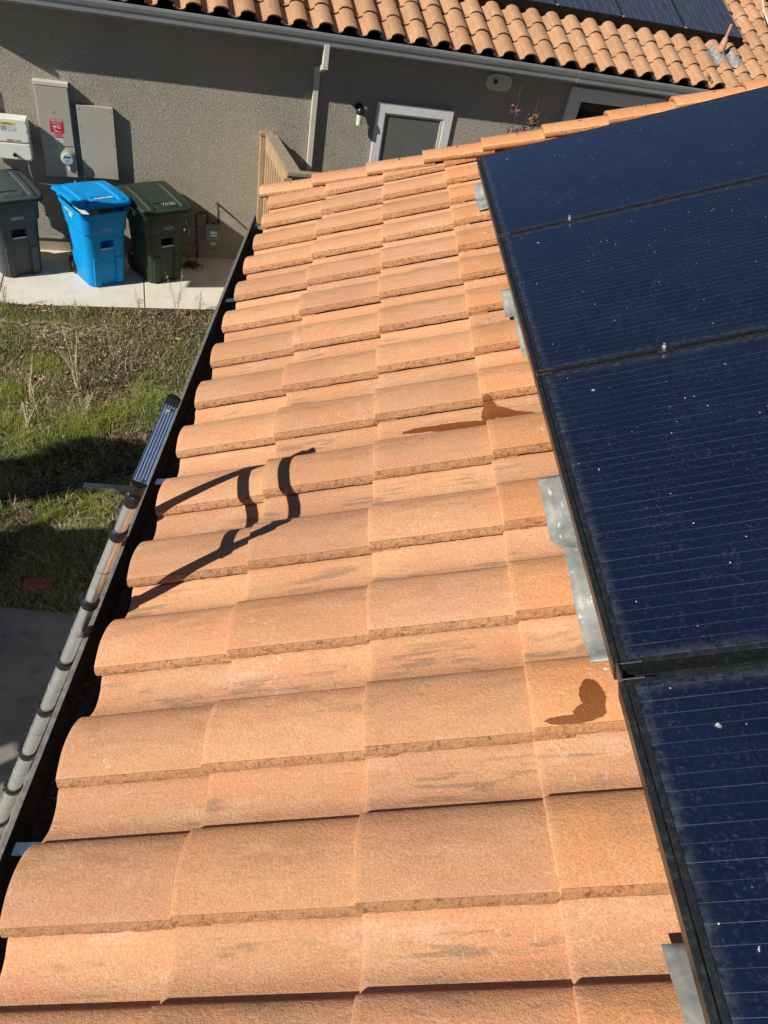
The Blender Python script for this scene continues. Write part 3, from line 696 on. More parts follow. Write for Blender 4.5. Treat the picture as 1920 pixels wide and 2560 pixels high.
# modules on the neighbour roof
fl = ['neighbour roof solar module beside the vent pipe, rightmost of the lower row', 'neighbour roof solar module second from the right in the lower row', 'neighbour roof solar module third from the right in the lower row',
      'neighbour roof solar module fourth from the right, cut by the top edge of the picture', 'neighbour roof solar module furthest left of its row, just outside the picture top', 'neighbour roof solar module at the top right corner beyond the white conduit']
spots = [(9.115, 1.03, 1.05), (8.045, 1.03, 1.05), (6.975, 1.03, 1.05), (5.905, 1.03, 1.05), (4.835, 1.03, 1.05), (10.75, 2.42, 1.05)]
RM = Matrix((U2, UP2, NZ)).transposed()
for (y, x, wd), lb in zip(spots, fl):
    t = thing('solar_module', lb, 'solar panel', P2w(x, y, .125), RM.to_euler(), 'solar modules on the neighbour roof')
    ln = 1.66
    mb = MB(); fw = .011; mb.box(0, wd, 0, fw, -.036, 0); mb.box(0, wd, ln-fw, ln, -.036, 0); mb.box(0, fw, fw, ln-fw, -.036, 0); mb.box(wd-fw, wd, fw, ln-fw, -.036, 0); mb.build('frame', 'module_frame', t)
    mb = MB(); mb.box(0, wd+.008, -.012, -.002, -.105, -.002); mb.build('skirt', 'dark', t)
    mb = MB(); mb.grid([[Vector((fw+(wd-2*fw)*a/40, fw+(ln-2*fw)*b/40, -.002)) for b in range(41)] for a in range(41)], False); o = mb.build('glass', 'module_glass_far', t)
    at = o.data.attributes.new('px', 'FLOAT', 'POINT'); at.data.foreach_set('value', np.array([min(v.co.x-fw, wd-fw-v.co.x, v.co.y-fw, ln-fw-v.co.y) for v in o.data.vertices], np.float32))
    mb = MB(); mb.box(.02, wd-.02, .02, ln-.02, -.034, -.028); mb.build('backsheet', 'dark', t)
    mb = MB(); mb.box(-.018, .018, -.004, .022, .0, .006); mb.tube([(0, .01, .006), (0, .01, .02)], .005, 6); mb.build('clamp', 'aluminium', t)

# ---------------------------------------------------------------- wall equipment (local frame: x right along wall, -y out of the wall)
def wall_thing(name, label, cat, s, z, group=None): return thing(name, label, cat, WL(s, .02, z), H2R, group)
def screws(t, pts, y, mat='screw'):
    for x, z in pts:
        mb = MB(); mb.tube([(x, y, z), (x, y-.004, z)], .0055, 8); mb.build('screw', mat, t)
TM = lambda x, y, z: frame_m((x, y, z), (1, 0, 0), (0, 0, 1))      # text facing -y
# inverter
t = wall_thing('inverter', 'white solar inverter with black rotary switch on the wall at the left edge', 'inverter', -.417, 1.245); t.scale = (1, .65, 1)
mb = MB(); mb.box(0, .545, -.38, -.10, .195, .455); a = mb.build('upper_housing', 'inverter_white', t, bev=.012)
mb = MB(); mb.box(-.0, .545, -.375, -.10, .0, .185); b = mb.build('lower_housing', 'inverter_white', t, bev=.012)
mb = MB(); mb.box(.05, .495, -.099, 0, .06, .42); mb.build('bracket', 'box_paint_dark', t)
mb = MB(); mb.tube([(.36, -.375, .06), (.36, -.425, .06)], .021, 18); mb.box(.352, .368, -.437, -.425, .04, .08); mb.build('rotary_switch', 'black_plastic', b, bev=.002)
screws(a, [(.525, .42), (.525, .32), (.525, .215)], -.381); screws(b, [(.525, .165), (.525, .02)], -.376)
mb = MB(); mb.box(.23, .42, -.3815, -.3805, .385, .415); y_ = mb.build('warning_label', 'yellow_sticker', a)
text('label_text', 'WARNING', .018, 'black_ink', y_, TM(.33, -.382, .406)); text('label_text', 'ELECTRIC SHOCK HAZARD', .0085, 'black_ink', y_, TM(.33, -.382, .392))
mb = MB(); mb.box(.25, .42, -.3815, -.3805, .315, .380); y_ = mb.build('info_label', 'white_sticker', a)
mb = MB(); 
for z in range(6): mb.box(.256, .318, -.3825, -.3817, .325+z*.009, .3285+z*.009)
for (x0, z0, x1, z1) in ((.335, .325, .335, .352), (.405, .325, .405, .352), (.33, .350, .37, .373), (.37, .373, .41, .350), (.335, .325, .405, .325), (.35, .338, .39, .338)):
    mb.tube([(x0, -.382, z0), (x1, -.382, z1)], .0011, 5)
mb.build('label_drawing', 'black_ink', y_)
mb = MB(); mb.box(.30, .375, -.3815, -.3805, .208, .230); y_ = mb.build('small_label', 'orange_sticker', a)
mb = MB(); mb.box(.383, .46, -.3815, -.3805, .208, .230); y_ = mb.build('small_label', 'cream_paint', a); text('label_text', 'SolarEdge', .013, 'black_ink', y_, TM(.421, -.382, .219))
# flexible conduit
pts = [(.49, -.33, .0), (.49, -.32, -.06), (.49, -.28, -.14), (.50, -.20, -.24), (.53, -.13, -.30), (.60, -.10, -.325), (.70, -.10, -.332), (.76, -.10, -.332)]
mb = MB(); mb.tube(pts, .012, 12); mb.build('conduit', 'conduit_grey', t)
mb = MB(); mb.tube([(.75, -.10, -.332), (.79, -.10, -.332)], .020, 8, smooth=False); mb.tube([(.79, -.10, -.332), (.96, -.10, -.332)], .013, 12); mb.tube([(.91, -.10, -.332), (.93, -.10, -.332)], .019, 8, smooth=False)
mb.tube([(.96, -.1, -.332), (.98, -.1, -.325), (.985, -.1, -.25)], .014, 10); mb.build('conduit_fitting', 'conduit_grey', t)
# service panel
t = wall_thing('electric_panel', 'tall beige electric service panel with red caution sticker and round meter', 'electric panel', .245, 1.03); t.scale = (1, .65, 1)
mb = MB(); mb.box(0, .37, -.145, 0, 0, 1.04); bd = mb.build('cabinet', 'box_paint', t, bev=.004)
mb = MB(); mb.box(-.006, .376, -.165, -.0, 1.042, 1.064); mb.box(-.006, .376, -.165, -.160, 1.027, 1.042); mb.build('rain_hood', 'cream_paint', t, bev=.003)
mb = MB(); mb.box(.006, .364, -.1580, -.1470, .375, 1.02); up_ = mb.build('upper_cover', 'box_paint', t, bev=.004)
mb = MB(); mb.box(.006, .178, -.1540, -.1470, .01, .360); mb.build('lower_door', 'box_paint', t, bev=.003)
mb = MB(); mb.box(.184, .364, -.1520, -.1470, .01, .355); mb.build('meter_panel', 'box_paint', t, bev=.003)
mt = MB(); mt.tube([(.275, -.1520, .245), (.275, -.1900, .245)], .088, 32); mt.tube([(.275, -.1900, .245), (.275, -.2040, .245)], [.080, .078], 32); mo = mt.build('meter', 'box_paint', t, bev=.003)
mb = MB(); mb.tube([(.275, -.2040, .240), (.275, -.2500, .240), (.275, -.2620, .240)], [.074, .071, .058], 32); mb.build('meter_cover', 'meter_glass', mo)
mb = MB(); mb.box(.235, .315, -.2645, -.2620, .256, .276); mb.build('display', 'lcd', mo)
mb = MB(); mb.box(.262, .287, -.1900, -.1650, .100, .150); mb.build('seal_tag', 'white_sticker', mo)
text('meter_text', 'kWh', .02, 'black_ink', mo, TM(.275, -.2630, .225)); text('meter_text', '240V  60Hz', .011, 'black_ink', mo, TM(.275, -.2630, .205))
mb = MB(); mb.box(.12, .272, -.1595, -.1585, .52, .675); st = mb.build('caution_sticker', 'red_sticker', t)
text('sticker_text', 'CAUTION:', .031, 'white_ink', st, TM(.196, -.1605, .658), bold=.0008)
for z, b_ in ((.638, 'SOLAR ELECTRIC SYSTEM'), (.628, 'CONNECTED TO THIS PANEL'), (.618, 'DUAL POWER SOURCES')): text('sticker_text', b_, .0095, 'white_ink', st, TM(.196, -.1605, z))
mb = MB(); mb.box(.150, .190, -.1608, -.1598, .578, .594); mb.box(.150, .180, -.1608, -.1598, .558, .563); mb.tube([(.2, -.1603, .582), (.215, -.1603, .596), (.235, -.1603, .588), (.24, -.1603, .575), (.2, -.1603, .575), (.2, -.1603, .582)], .003, 5); mb.box(.165, .20, -.1608, -.1598, .543, .548); mb.box(.155, .235, -.1608, -.1598, .530, .534); mb.tube([(.15, -.1603, .602), (.24, -.1603, .602)], .0015, 5)
mb.build('sticker_diagram', 'white_ink', st)
mb = MB(); mb.box(.158, .248, -.1595, -.1585, .462, .517); st = mb.build('lower_red_sticker', 'red_sticker', t)
for z in (.506, .495, .484, .473): text('sticker_text', 'DO NOT DISCONNECT', .0085, 'white_ink', st, TM(.203, -.1605, z))
mb = MB(); mb.box(.158, .248, -.1595, -.1585, .415, .458); st = mb.build('white_sticker', 'white_sticker', t); text('sticker_text', '125 A', .022, 'black_ink', st, TM(.203, -.1605, .437))
mb = MB(); mb.tube([(.182, -.1580, .745), (.182, -.1600, .745)], .017, 20); mb.build('embossed_mark', 'box_paint_dark', up_)
screws(t, [(.372, .65)], -.14)
# junction box
t = wall_thing('junction_box', 'plain flat beige junction box with corner screws, right of the tall service panel', 'junction box', .69, 1.045); t.scale = (1, .65, 1)
mb = MB(); mb.box(0, .405, -.105, 0, 0, .825); mb.build('cabinet', 'box_paint', t, bev=.004)
mb = MB(); mb.box(-.005, .410, -.118, -.107, -.005, .832); mb.build('cover', 'box_paint', t, bev=.005)
screws(t, [(.025, .79), (.38, .79), (.025, .42), (.385, .40), (.02, .03), (.385, .03), (.02, .6)], -.119)
# small box at far left above inverter
t = wall_thing('disconnect_box', 'beige switch box cut by the left edge above the inverter', 'switch box', -.62, 1.72)
mb = MB(); mb.box(0, .28, -.09, 0, 0, .34); mb.build('cabinet', 'box_paint', t, bev=.005); mb = MB(); mb.box(.1, .18, -.11, -.092, .12, .2); mb.build('lever', 'black_plastic', t)
# wall lamp
t = wall_thing('wall_lamp', 'black capped outdoor lamp with a frosted glass, left of the door', 'wall lamp', 4.185, 2.00)
mb = MB(); mb.tube([(0, 0, .19), (0, -.012, .19)], .055, 20); mb.tube([(0, -.012, .19), (0, -.06, .215), (0, -.10, .20)], .012, 8); mb.build('bracket', 'black_plastic', t)
mb = MB(); mb.tube([(0, -.11, .135), (0, -.11, .155), (0, -.11, .19), (0, -.11, .215), (0, -.11, .225)], [.052, .056, .048, .03, .008], 20); mb.build('cap', 'black_plastic', t)
mb = MB(); mb.tube([(0, -.11, .0), (0, -.11, .01), (0, -.11, .134)], [.036, .040, .040], 20); mb.build('glass_shade', 'lamp_glass', t)
# oval plate
t = wall_thing('wall_vent', 'oval grey cover plate with a small round opening under the gutter', 'vent', 6.09, 2.685)
mb = MB(); ol = []
for z in range(40):
    an = 2*math.pi*z/40; ol.append((.185*abs(math.cos(an))**.6*(1 if math.cos(an) > 0 else -1), 0, .10*abs(math.sin(an))**.75*(1 if math.sin(an) > 0 else -1)))
mb.prism(ol, (0, -.02, 0)); mb.build('plate', 'cream_paint', t, bev=.004)
mb = MB(); mb.tube([(-.06, -.02, .01), (-.06, -.032, .01)], .038, 20); mb.build('collar', 'box_paint_dark', t); mb = MB(); mb.tube([(-.06, -.032, .01), (-.06, -.036, .01)], .022, 16); mb.build('opening', 'dark', t)
screws(t, [(.12, -.03), (.0, -.06), (-.14, .05)], -.021)
# gas meter
t = thing('gas_meter', 'grey gas meter with dark pipes on the wall right of the green bin', 'gas meter', WL(2.06, .21, 0), H2R)
mb = MB(); mb.tube([(0, 0, .0), (0, 0, .09)], .024, 12); mb.build('sleeve', 'foundation', t)
mb = MB(); mb.tube([(0, 0, .09), (0, 0, .69), (.012, 0, .715), (.04, 0, .725), (.09, 0, .735), (.13, 0, .73), (.15, 0, .70), (.15, 0, .60)], .0155, 12)
for z in (.12, .30, .52, .66): mb.tube([(0, 0, z), (0, 0, z+.035)], .023, 8, smooth=False)
mb.tube([(.055, 0, .728), (.085, 0, .734)], .024, 8, smooth=False); mb.tube([(.15, 0, .60), (.15, 0, .64)], .025, 8, smooth=False); mb.build('riser_pipe', 'pipe_dark', t)
mb = MB(); mb.tube([(-.12, 0, .50), (-.02, 0, .50)], .02, 10); mb.tube([(-.12, 0, .45), (-.12, 0, .55)], .03, 12); mb.tube([(-.12, 0, .35), (-.12, 0, .45)], .017, 10); mb.build('regulator', 'gas_grey', t)
mb = MB(); mb.loft([[Vector((x, y, z)) for x, y in ((.22-w_, -d_), (.22+w_, -d_), (.22+w_, d_), (.22-w_, d_))] for z, w_, d_ in ((.235, .055, .05), (.30, .075, .07), (.43, .10, .085), (.58, .105, .09), (.595, .10, .085))], True, False); bo = mb.build('body', 'gas_grey', t, bev=.008)
mb = MB(); mb.box(.125, .315, -.10, -.092, .40, .555); mb.build('face_frame', 'gas_grey', bo, bev=.004)
mb = MB(); mb.box(.178, .262, -.104, -.101, .455, .525); dl = mb.build('dial', 'white_sticker', bo)
mb = MB()
for x in (.195, .22, .245): mb.tube([(x, -.104, .485), (x, -.1055, .485)], .009, 14)
mb.build('dial_faces', 'black_ink', dl)
mb = MB(); mb.box(.183, .257, -.093, -.090, .335, .378); nl = mb.build('name_plate', 'yellow_sticker', bo); text('plate_text', 'GAS METER', .012, 'black_ink', nl, TM(.22, -.0935, .357))
mb = MB(); mb.tube([(.295, 0, .59), (.295, 0, .78), (.295, .10, .80), (.295, .19, .80)], .0155, 12); mb.tube([(.295, 0, .62), (.295, 0, .66)], .024, 8, smooth=False); mb.tube([(.2, 0, .595), (.24, 0, .595), (.24, 0, .62)], .02, 8); mb.build('outlet_pipe', 'pipe_dark', t)

# ---------------------------------------------------------------- wheelie bins
def can_ring(z, w_, yf, yb, r, nd, nw):
    p = []
    hw = w_/2; K = 6
    p += [(-nw-.012, yf), (-nw, yf+nd), (nw, yf+nd), (nw+.012, yf)]
    for (cx, cy, a0) in ((hw-r, yf+r, -math.pi/2), (hw-r, yb-r, 0), (-hw+r, yb-r, math.pi/2), (-hw+r, yf+r, math.pi)):
        for q in range(K+1):
            an = a0+math.pi/2*q/K; p.append((cx+r*math.cos(an), cy+r*math.sin(an)))
    return [Vector((x, y, z)) for x, y in p]
def wheelie(label, s, d, yaw, plastic, serial, lid_open=0.0, ink='white_ink'):
    t = thing('wheelie_bin', label, 'wheelie bin', WL(s, d, .007), (0, 0, YAW+yaw), 'wheelie bins standing on the walk by the wall')
    lv = [(0, .47, -.215, .27, .09, .018, .085), (.015, .49, -.225, .28, .10, .022, .09), (.40, .525, -.262, .295, .115, .026, .10), (.50, .535, -.268, .30, .115, .026, .085),
          (.501, .535, -.268, .30, .115, .12, .075), (.615, .548, -.276, .305, .115, .12, .075), (.616, .548, -.276, .305, .115, .006, .075), (.66, .553, -.28, .307, .115, .003, .08), (.70, .557, -.283, .308, .115, .0015, .09), (.715, .585, -.305, .315, .12, .001, .09), (.74, .590, -.312, .32, .12, .001, .09),
          (.93, .60, -.335, .34, .12, .001, .09), (.935, .63, -.352, .355, .125, .001, .09), (.965, .645, -.36, .36, .125, .001, .09), (.985, .64, -.358, .36, .125, .001, .09), (.985, .60, -.335, .335, .12, .001, .09), (.90, .57, -.32, .32, .12, .001, .09)]
    mb = MB(); mb.loft([can_ring(*q) for q in lv], False, True); mb.add(can_ring(*lv[0]), [tuple(range(32))[::-1]]); 
    mb.add(can_ring(.82, .55, -.31, .31, .09, .001, .09), [tuple(range(32))])
    body = mb.build('body', plastic, t, bev=.004)
    # side pads that give the stepped corners
    for sg in (-1, 1):
        mb = MB(); mb.loft([[Vector((sg*(.135+x), y-.0, z)) for x, y in ((-.028, yy-.018), (.055, yy-.014), (.06, yy+.05), (-.03, yy+.05))] for z, yy in ((.02, -.218), (.38, -.254), (.40, -.236))], True, False); mb.build('front_rib', plastic, body, bev=.008)
    mb = MB(); mb.tube([(-.078, -.272, .515), (.078, -.272, .515)], .0085, 10); mb.build('lift_bar', 'white_trim', t)
    lid = MB(); n = 44; P = []
    piv = .30
    for a in range(n+1):
        row = []
        for b in range(n+1):
            x = -.350+.70*a/n; y = -.405+.785*b/n; ex = min(.350-abs(x), y+.405, .38-y)
            # rounded corners
            cx, cy = max(0, abs(x)-.24), max(0, -y-.295)
            if cx > 0 and cy > 0:
                l = math.hypot(cx, cy)
                if l > .10: x = math.copysign(.24+cx*.10/l, x); y = -.295-cy*.10/l; ex = 0
                else: ex = min(ex, .10-l)
            u_ = min(1, max(0, (y+.405)/.785)); z = 1.002+.085*math.sin(min(1, u_*1.05)*math.pi/2)**.8 - .012*(abs(x)/.335)**2
            z -= .030*max(0, 1-ex/.02)**2
            sm = lambda v, lo, hi: max(0, min(1, (v-lo)/(hi-lo)))
            rib = sm(abs(x), .175, .182)*(1-sm(abs(x), .245, .252))*sm(y, -.34, -.333)*(1-sm(y, .25, .262))
            z += .019*rib
            pad = (1-sm(abs(x), .125, .133))*sm(y, -.33, -.322)*(1-sm(y, -.10, -.088))
            slot = (1-sm(abs(x), .105, .115))*sm(y, -.235, -.23)*(1-sm(y, -.205+.0*x, -.195))
            z += .012*pad*(1 if y < -.22 else .15) - .030*slot
            dy, dz = y-.36, z-1.03; c_, s_ = math.cos(-lid_open), math.sin(-lid_open)
            row.append(Vector((x, .36+dy*c_-dz*s_, 1.03+dy*s_+dz*c_)))
        P.append(row)
    lid.grid(P); lo_ = lid.build('lid', plastic, t, solid=.005)
    def lidp(x, y, up=.004):
        a = int(round((x+.350)/.70*n)); b = int(round((y+.405)/.785*n)); return P[a][b]+Vector((0, 0, up))
    ly = (P[n//2][6]-P[n//2][2]).normalized()
    mb = MB(); mb.tube([(-.27, .385, 1.055), (.27, .385, 1.055)], .016, 12)
    for x in (-.26, -.10, .10, .26): mb.box(x-.02, x+.02, .33, .40, .96, 1.06)
    mb.build('hinge_bar', plastic, t)
    for sg in (-1, 1):
        mb = MB(); mb.tube([(sg*.20, .27, .11), (sg*.255, .27, .11)], .11, 28); wh = mb.build('wheel', 'black_plastic', t, bev=.012)
        mb = MB(); mb.tube([(sg*.25, .27, .11), (sg*.262, .27, .11)], .04, 14); mb.build('hub', 'grey_plastic', wh)
    # serial on the front band
    sy = Vector((0, -.0115, .19)).normalized()
    text('serial_number', serial, .052, ink, body, frame_m((0.0, -.3155, .765), (1, 0, 0), sy), sx=.72)
    return t, body, lo_, lidp, ly
def side_text(body, items):
    # on the -x side of the bin: reads with x axis toward -... seen from outside
    for b_, sz, y, z, bold in items:
        xx = -(.575/2+(z-.74)/.19*.0125)-.003
        text('side_print', b_, sz, 'white_ink', body, frame_m((xx, y, z), (0, -1, 0), Vector((-.0125, 0, .19)).normalized()), bold=bold)
TH = rad(27)
t, body, lid, lidp, ly = wheelie('blue recycling bin with its lid propped slightly open on cardboard', .80, .76, TH, 'blue_plastic', 'S0458930', rad(7.5), 'ink_dull')
side_text(body, [('RECYCLING', .042, .03, .905, .001), ('R', .12, .0, .83, .006), ('Recology', .055, .02, .752, .002)])
text('lid_print', 'RecyclablesOnly', .034, 'white_ink', lid, frame_m(lidp(.02, -.285, .010), (1, 0, 0), ly), bold=.0015)
mb = MB(); mb.prism([(-.20, -.335, .975), (-.10, -.38, .982), (-.06, -.20, 1.03), (-.16, -.10, 1.03)], (0, 0, .006)); mb.build('cardboard_flap', 'cardboard', t)
bx = thing('cardboard_box', 'cardboard pieces lying inside the blue bin under its raised lid', 'cardboard', t.matrix_world @ Vector((0, 0, 0)))
bx.location = t.location; bx.rotation_euler = t.rotation_euler
mb = MB(); mb.box(-.05, .2, -.25, -.05, .83, .955); mb.build('carton', 'cardboard', bx); mb = MB(); mb.box(-.22, -.08, -.2, .1, .83, .93); mb.build('carton', 'white_sticker', bx)
t, body, lid, lidp, ly = wheelie('dark green bin with 7036 scrawled on its lid, right of the blue bin', 1.53, .60, TH, 'green_plastic', 'S0460753', 0, 'ink_dull')
side_text(body, [('ORGANICS', .042, .03, .905, .001), ('R', .12, .0, .83, .006), ('Recology', .055, .02, .752, .002)])
text('lid_scrawl', '7036', .072, 'ink_dull', lid, frame_m(lidp(.035, -.285, .012), (1, 0, 0), ly), sx=1.3)
t, body, lid, lidp, ly = wheelie('grey rubbish bin cut by the left edge of the picture, left of the blue one', -.21, .58, TH, 'grey_plastic', 'S0459415')

# ---------------------------------------------------------------- wooden screen by the door
t = thing('wooden_screen', 'weathered timber fence with flat top boards, beside the downspout', 'fence', WL(3.0, .02, 0), H2R)
for b_ in ((-.10, .0, -.09, 0.0, 0, 1.74), (-.01, .09, -1.46, -1.37, 0, 1.70)):
    mb = MB(); mb.box(*b_); mb.build('post', 'fence_wood', t, bev=.004)
mb = MB(); mb.box(-.11, .07, -.10, .0, 1.745, 1.785); mb.prism([(-.04, -.10, 1.745), (.10, -.10, 1.745), (.20, -1.50, 1.745), (.03, -1.50, 1.745)], (0, 0, .038)); mb.build('cap_board', 'grey_wood', t, bev=.003)
for k_ in range(9):
    y = -.16-.148*k_; x = -.04+.05*(-y)/1.4
    mb = MB(); mb.box(x, x+.02, y-.062, y+.03, .05, 1.60); mb.build('picket', 'fence_wood', t, bev=.003)
mb = MB(); mb.prism([(-.035, -.10, 1.58), (-.015, -.10, 1.58), (.045, -1.45, 1.58), (.025, -1.45, 1.58)], (0, 0, .16)); mb.build('side_rail', 'fence_wood', t)
mb = MB(); mb.box(.2, 1.5, -1.50, -1.40, 1.745, 1.783); mb.box(.10, 1.5, -1.47, -1.43, 1.60, 1.742); mb.build('front_rail', 'grey_wood', t, bev=.003)
mb = MB(); mb.box(.10, .28, -1.485, -1.465, .1, 1.60); mb.box(.285, 1.5, -1.455, -1.44, .1, 1.60); mb.build('front_panel', 'grey_wood', t, bev=.003)

# ---------------------------------------------------------------- plants
def leafy(label, name, cat, base, stems, mat_leaf, leafcol, nleaf, lsize, stemcol='bark', group=None, r0=.006):
    t = thing(name, label, cat, base, (0, 0, 0), group)
    sm = MB(); V = []; F = []; CL = []
    for st in stems:
        pts = [Vector(p) for p in st['p']]; full = []
        for i in range(len(pts)-1):
            for q in range(5): full.append(pts[i].lerp(pts[i+1], q/5)+Vector([random.gauss(0, .004) for _ in range(3)]))
        full.append(pts[-1]); sm.tube(full, [r0*(1-.75*i/len(full)) for i in range(len(full))], 5)
        for q in range(st.get('n', nleaf)):
            f = random.uniform(st.get('from', .3), 1); c = full[int(f*(len(full)-1))]+Vector([random.gauss(0, st.get('sp', .02)) for _ in range(3)])
            a = Vector([random.gauss(0, 1) for _ in range(3)]).normalized(); b = a.orthogonal().normalized(); l = lsize*random.uniform(.5, 1.2); n_ = a.cross(b)
            o = len(V); V += [c-a*l, c-b*l*.55+n_*l*.2, c+a*l, c+b*l*.55+n_*l*.2]; F += [(o, o+1, o+2), (o, o+2, o+3)]
            k_ = random.uniform(.6, 1.35); CL += [tuple(v*k_ for v in leafcol)+(1,)]*4
    sm.build('stem', stemcol, t)
    if V:
        me = bpy.data.meshes.new('foliage'); me.from_pydata([tuple(v) for v in V], [], F); a = me.color_attributes.new('col', 'FLOAT_COLOR', 'POINT'); a.data.foreach_set('color', np.array(CL, np.float32).ravel())
        me.materials.append(M[mat_leaf]); o = bpy.data.objects.new('foliage', me); C.objects.link(o); o.parent = t
    return t
def wloc(s, d, z): return INV2  # placeholder
def rel(s, d, z, bs, bd): return U2*(s-bs)+N2*(d-bd)+Vector((0, 0, z))
B = (6.42, .5)
sh = []
for (s, d, z, n, fr) in ((6.19, .5, 2.78, 13, .80), (6.51, .5, 2.66, 16, .90), (6.42, .5, 2.48, 34, .86), (6.46, .52, 2.42, 34, .86), (6.38, .48, 2.44, 26, .86), (6.24, .5, 2.30, 6, .95), (6.69, .5, 2.50, 5, .96), (6.56, .48, 2.62, 8, .93)):
    sh.append({'p': [(0, 0, 0), rel((s+B[0])/2+.02, (d+B[1])/2, z*.5, *B), rel(s, d, z, *B)], 'n': int(n*2.2), 'from': fr, 'sp': .040})
leafy('shrub with withered purplish leaves rising against the wall behind the roof edge', 'shrub', 'shrub', WL(B[0], B[1], 0), sh, 'litter', (.20, .10, .085), 20, .036)
# dry weed stalks in front of the walk
wd_ = [((-1.27, 4.10), .34, 'dry twiggy weed beside the gutter lip, rightmost in front of the walk'), ((-1.50, 3.86), .62, 'tall leaning dry weed with pale seed heads before the green bin'),
       ((-1.93, 3.72), .46, 'thin dry weed with seed heads at the walk edge, left of the slab joint'), ((-2.62, 3.45), .30, 'short dry weed at the walk edge below the blue bin'),
       ((-3.42, 3.42), .42, 'dry weed at the slab joint below the grey bin')]
for (x, y), h, lb in wd_:
    st = []
    for q in range(6):
        a = random.uniform(0, 6.28); l = h*random.uniform(.45, 1.0); sx_ = random.uniform(.05, .22)*h
        st.append({'p': [(0, 0, 0), (math.cos(a)*sx_*.4, math.sin(a)*sx_*.4, l*.5), (math.cos(a)*sx_, math.sin(a)*sx_, l)], 'n': 16, 'from': .65, 'sp': .016})
    leafy(lb, 'dry_weed', 'weed', (x, y, G), st, 'litter', (.42, .36, .26), 14, .008, 'fence_wood', 'dry weeds along the walk edge', .0032)
for (x, y), h, n, lb in (((-2.13, 2.02), .72, 9, 'tall bundle of bleached upright stalks in the middle of the weedy ground'), ((-2.50, 1.75), .45, 7, 'shorter bundle of bleached stalks left of the tallest one'),
                         ((-1.9, 1.55), .32, 8, 'bent straw stalks beside the bright grass near the ladder top'), ((-2.35, 1.25), .36, 9, 'leaning straw stalks just above the shade on the grass'), ((-2.05, .13), .2, 6, 'pale leaved weed at the left edge in the lit strip')):
    st = []
    for q in range(n):
        a = random.uniform(0, 6.28); l = h*random.uniform(.6, 1.0); sx_ = random.uniform(.1, .35)*h
        st.append({'p': [(random.gauss(0, .02), random.gauss(0, .02), 0), (math.cos(a)*sx_*.3, math.sin(a)*sx_*.3, l*.55), (math.cos(a)*sx_, math.sin(a)*sx_, l)], 'n': 3, 'from': .8, 'sp': .01})
    leafy(lb, 'straw_stalks', 'dry stalks', (x, y, G), st, 'litter', (.50, .42, .28), 3, .010, 'straw' if 'straw' in M else 'fence_wood', 'bleached stalks in the weedy ground', .0042)
# leaf pile by gas riser
mb = MB(); c0 = WL(1.96, .28, .008)
for q in range(520):
    r_ = abs(random.gauss(0, .085)); a = random.uniform(0, 6.28); c = c0+Vector((math.cos(a)*r_*1.15, math.sin(a)*r_, random.uniform(0, .05)*math.exp(-r_*9)))
    e = Vector([random.gauss(0, .010), random.gauss(0, .010), random.gauss(0, .006)]); f = Vector([random.gauss(0, .006), random.gauss(0, .006), random.gauss(0, .006)])
    mb.add([c-e, c-f, c+e, c+f], [(0, 1, 2, 3)])
tag(mb.build('leaf_pile', 'bark'), 'small pile of dark dead leaves on the walk at the foot of the gas pipe', 'leaf pile')

# ---------------------------------------------------------------- grass and litter (countless: one object each)
def vnoise(x, y, s, seed=0):
    g = np.random.default_rng(seed).random((64, 64)); X = x*s+100; Y = y*s+100; xi = np.floor(X).astype(int); yi = np.floor(Y).astype(int); fx = X-xi; fy = Y-yi
    fx = fx*fx*(3-2*fx); fy = fy*fy*(3-2*fy); q = lambda a, b: g[a % 64, b % 64]
    return (q(xi, yi)*(1-fx)+q(xi+1, yi)*fx)*(1-fy)+(q(xi, yi+1)*(1-fx)+q(xi+1, yi+1)*fx)*fy
def scatter(name, n, region, dens, shape, label_kind):
    x = rng.uniform(region[0], region[1], n*6); y = rng.uniform(region[2], region[3], n*6)
    k_ = dens(x, y); keep = rng.random(len(x)) < k_; x = x[keep][:n]; y = y[keep][:n]; return x, y
def walkfront(x): return 3.54 + (x+3.53)*.236
def dens_g(x, y):
    n1 = vnoise(x, y, 1.6, 1)*.6+vnoise(x, y, 4.5, 2)*.4
    green = 1/(1+np.exp(-(n1-.42+.10*(y < 1.9))*16))
    brown = 1/(1+np.exp(-((y-2.05-.15*(x+2.3))*4.5)))*(1-.25/(1+np.exp((x+2.75)*5)))       # mulch area nearer the walk and the gutter
    d = green*(1-.93*brown) + .04
    d = np.where(y > walkfront(x)-.03, 0, d); return np.where(y < -.93, 0, d)
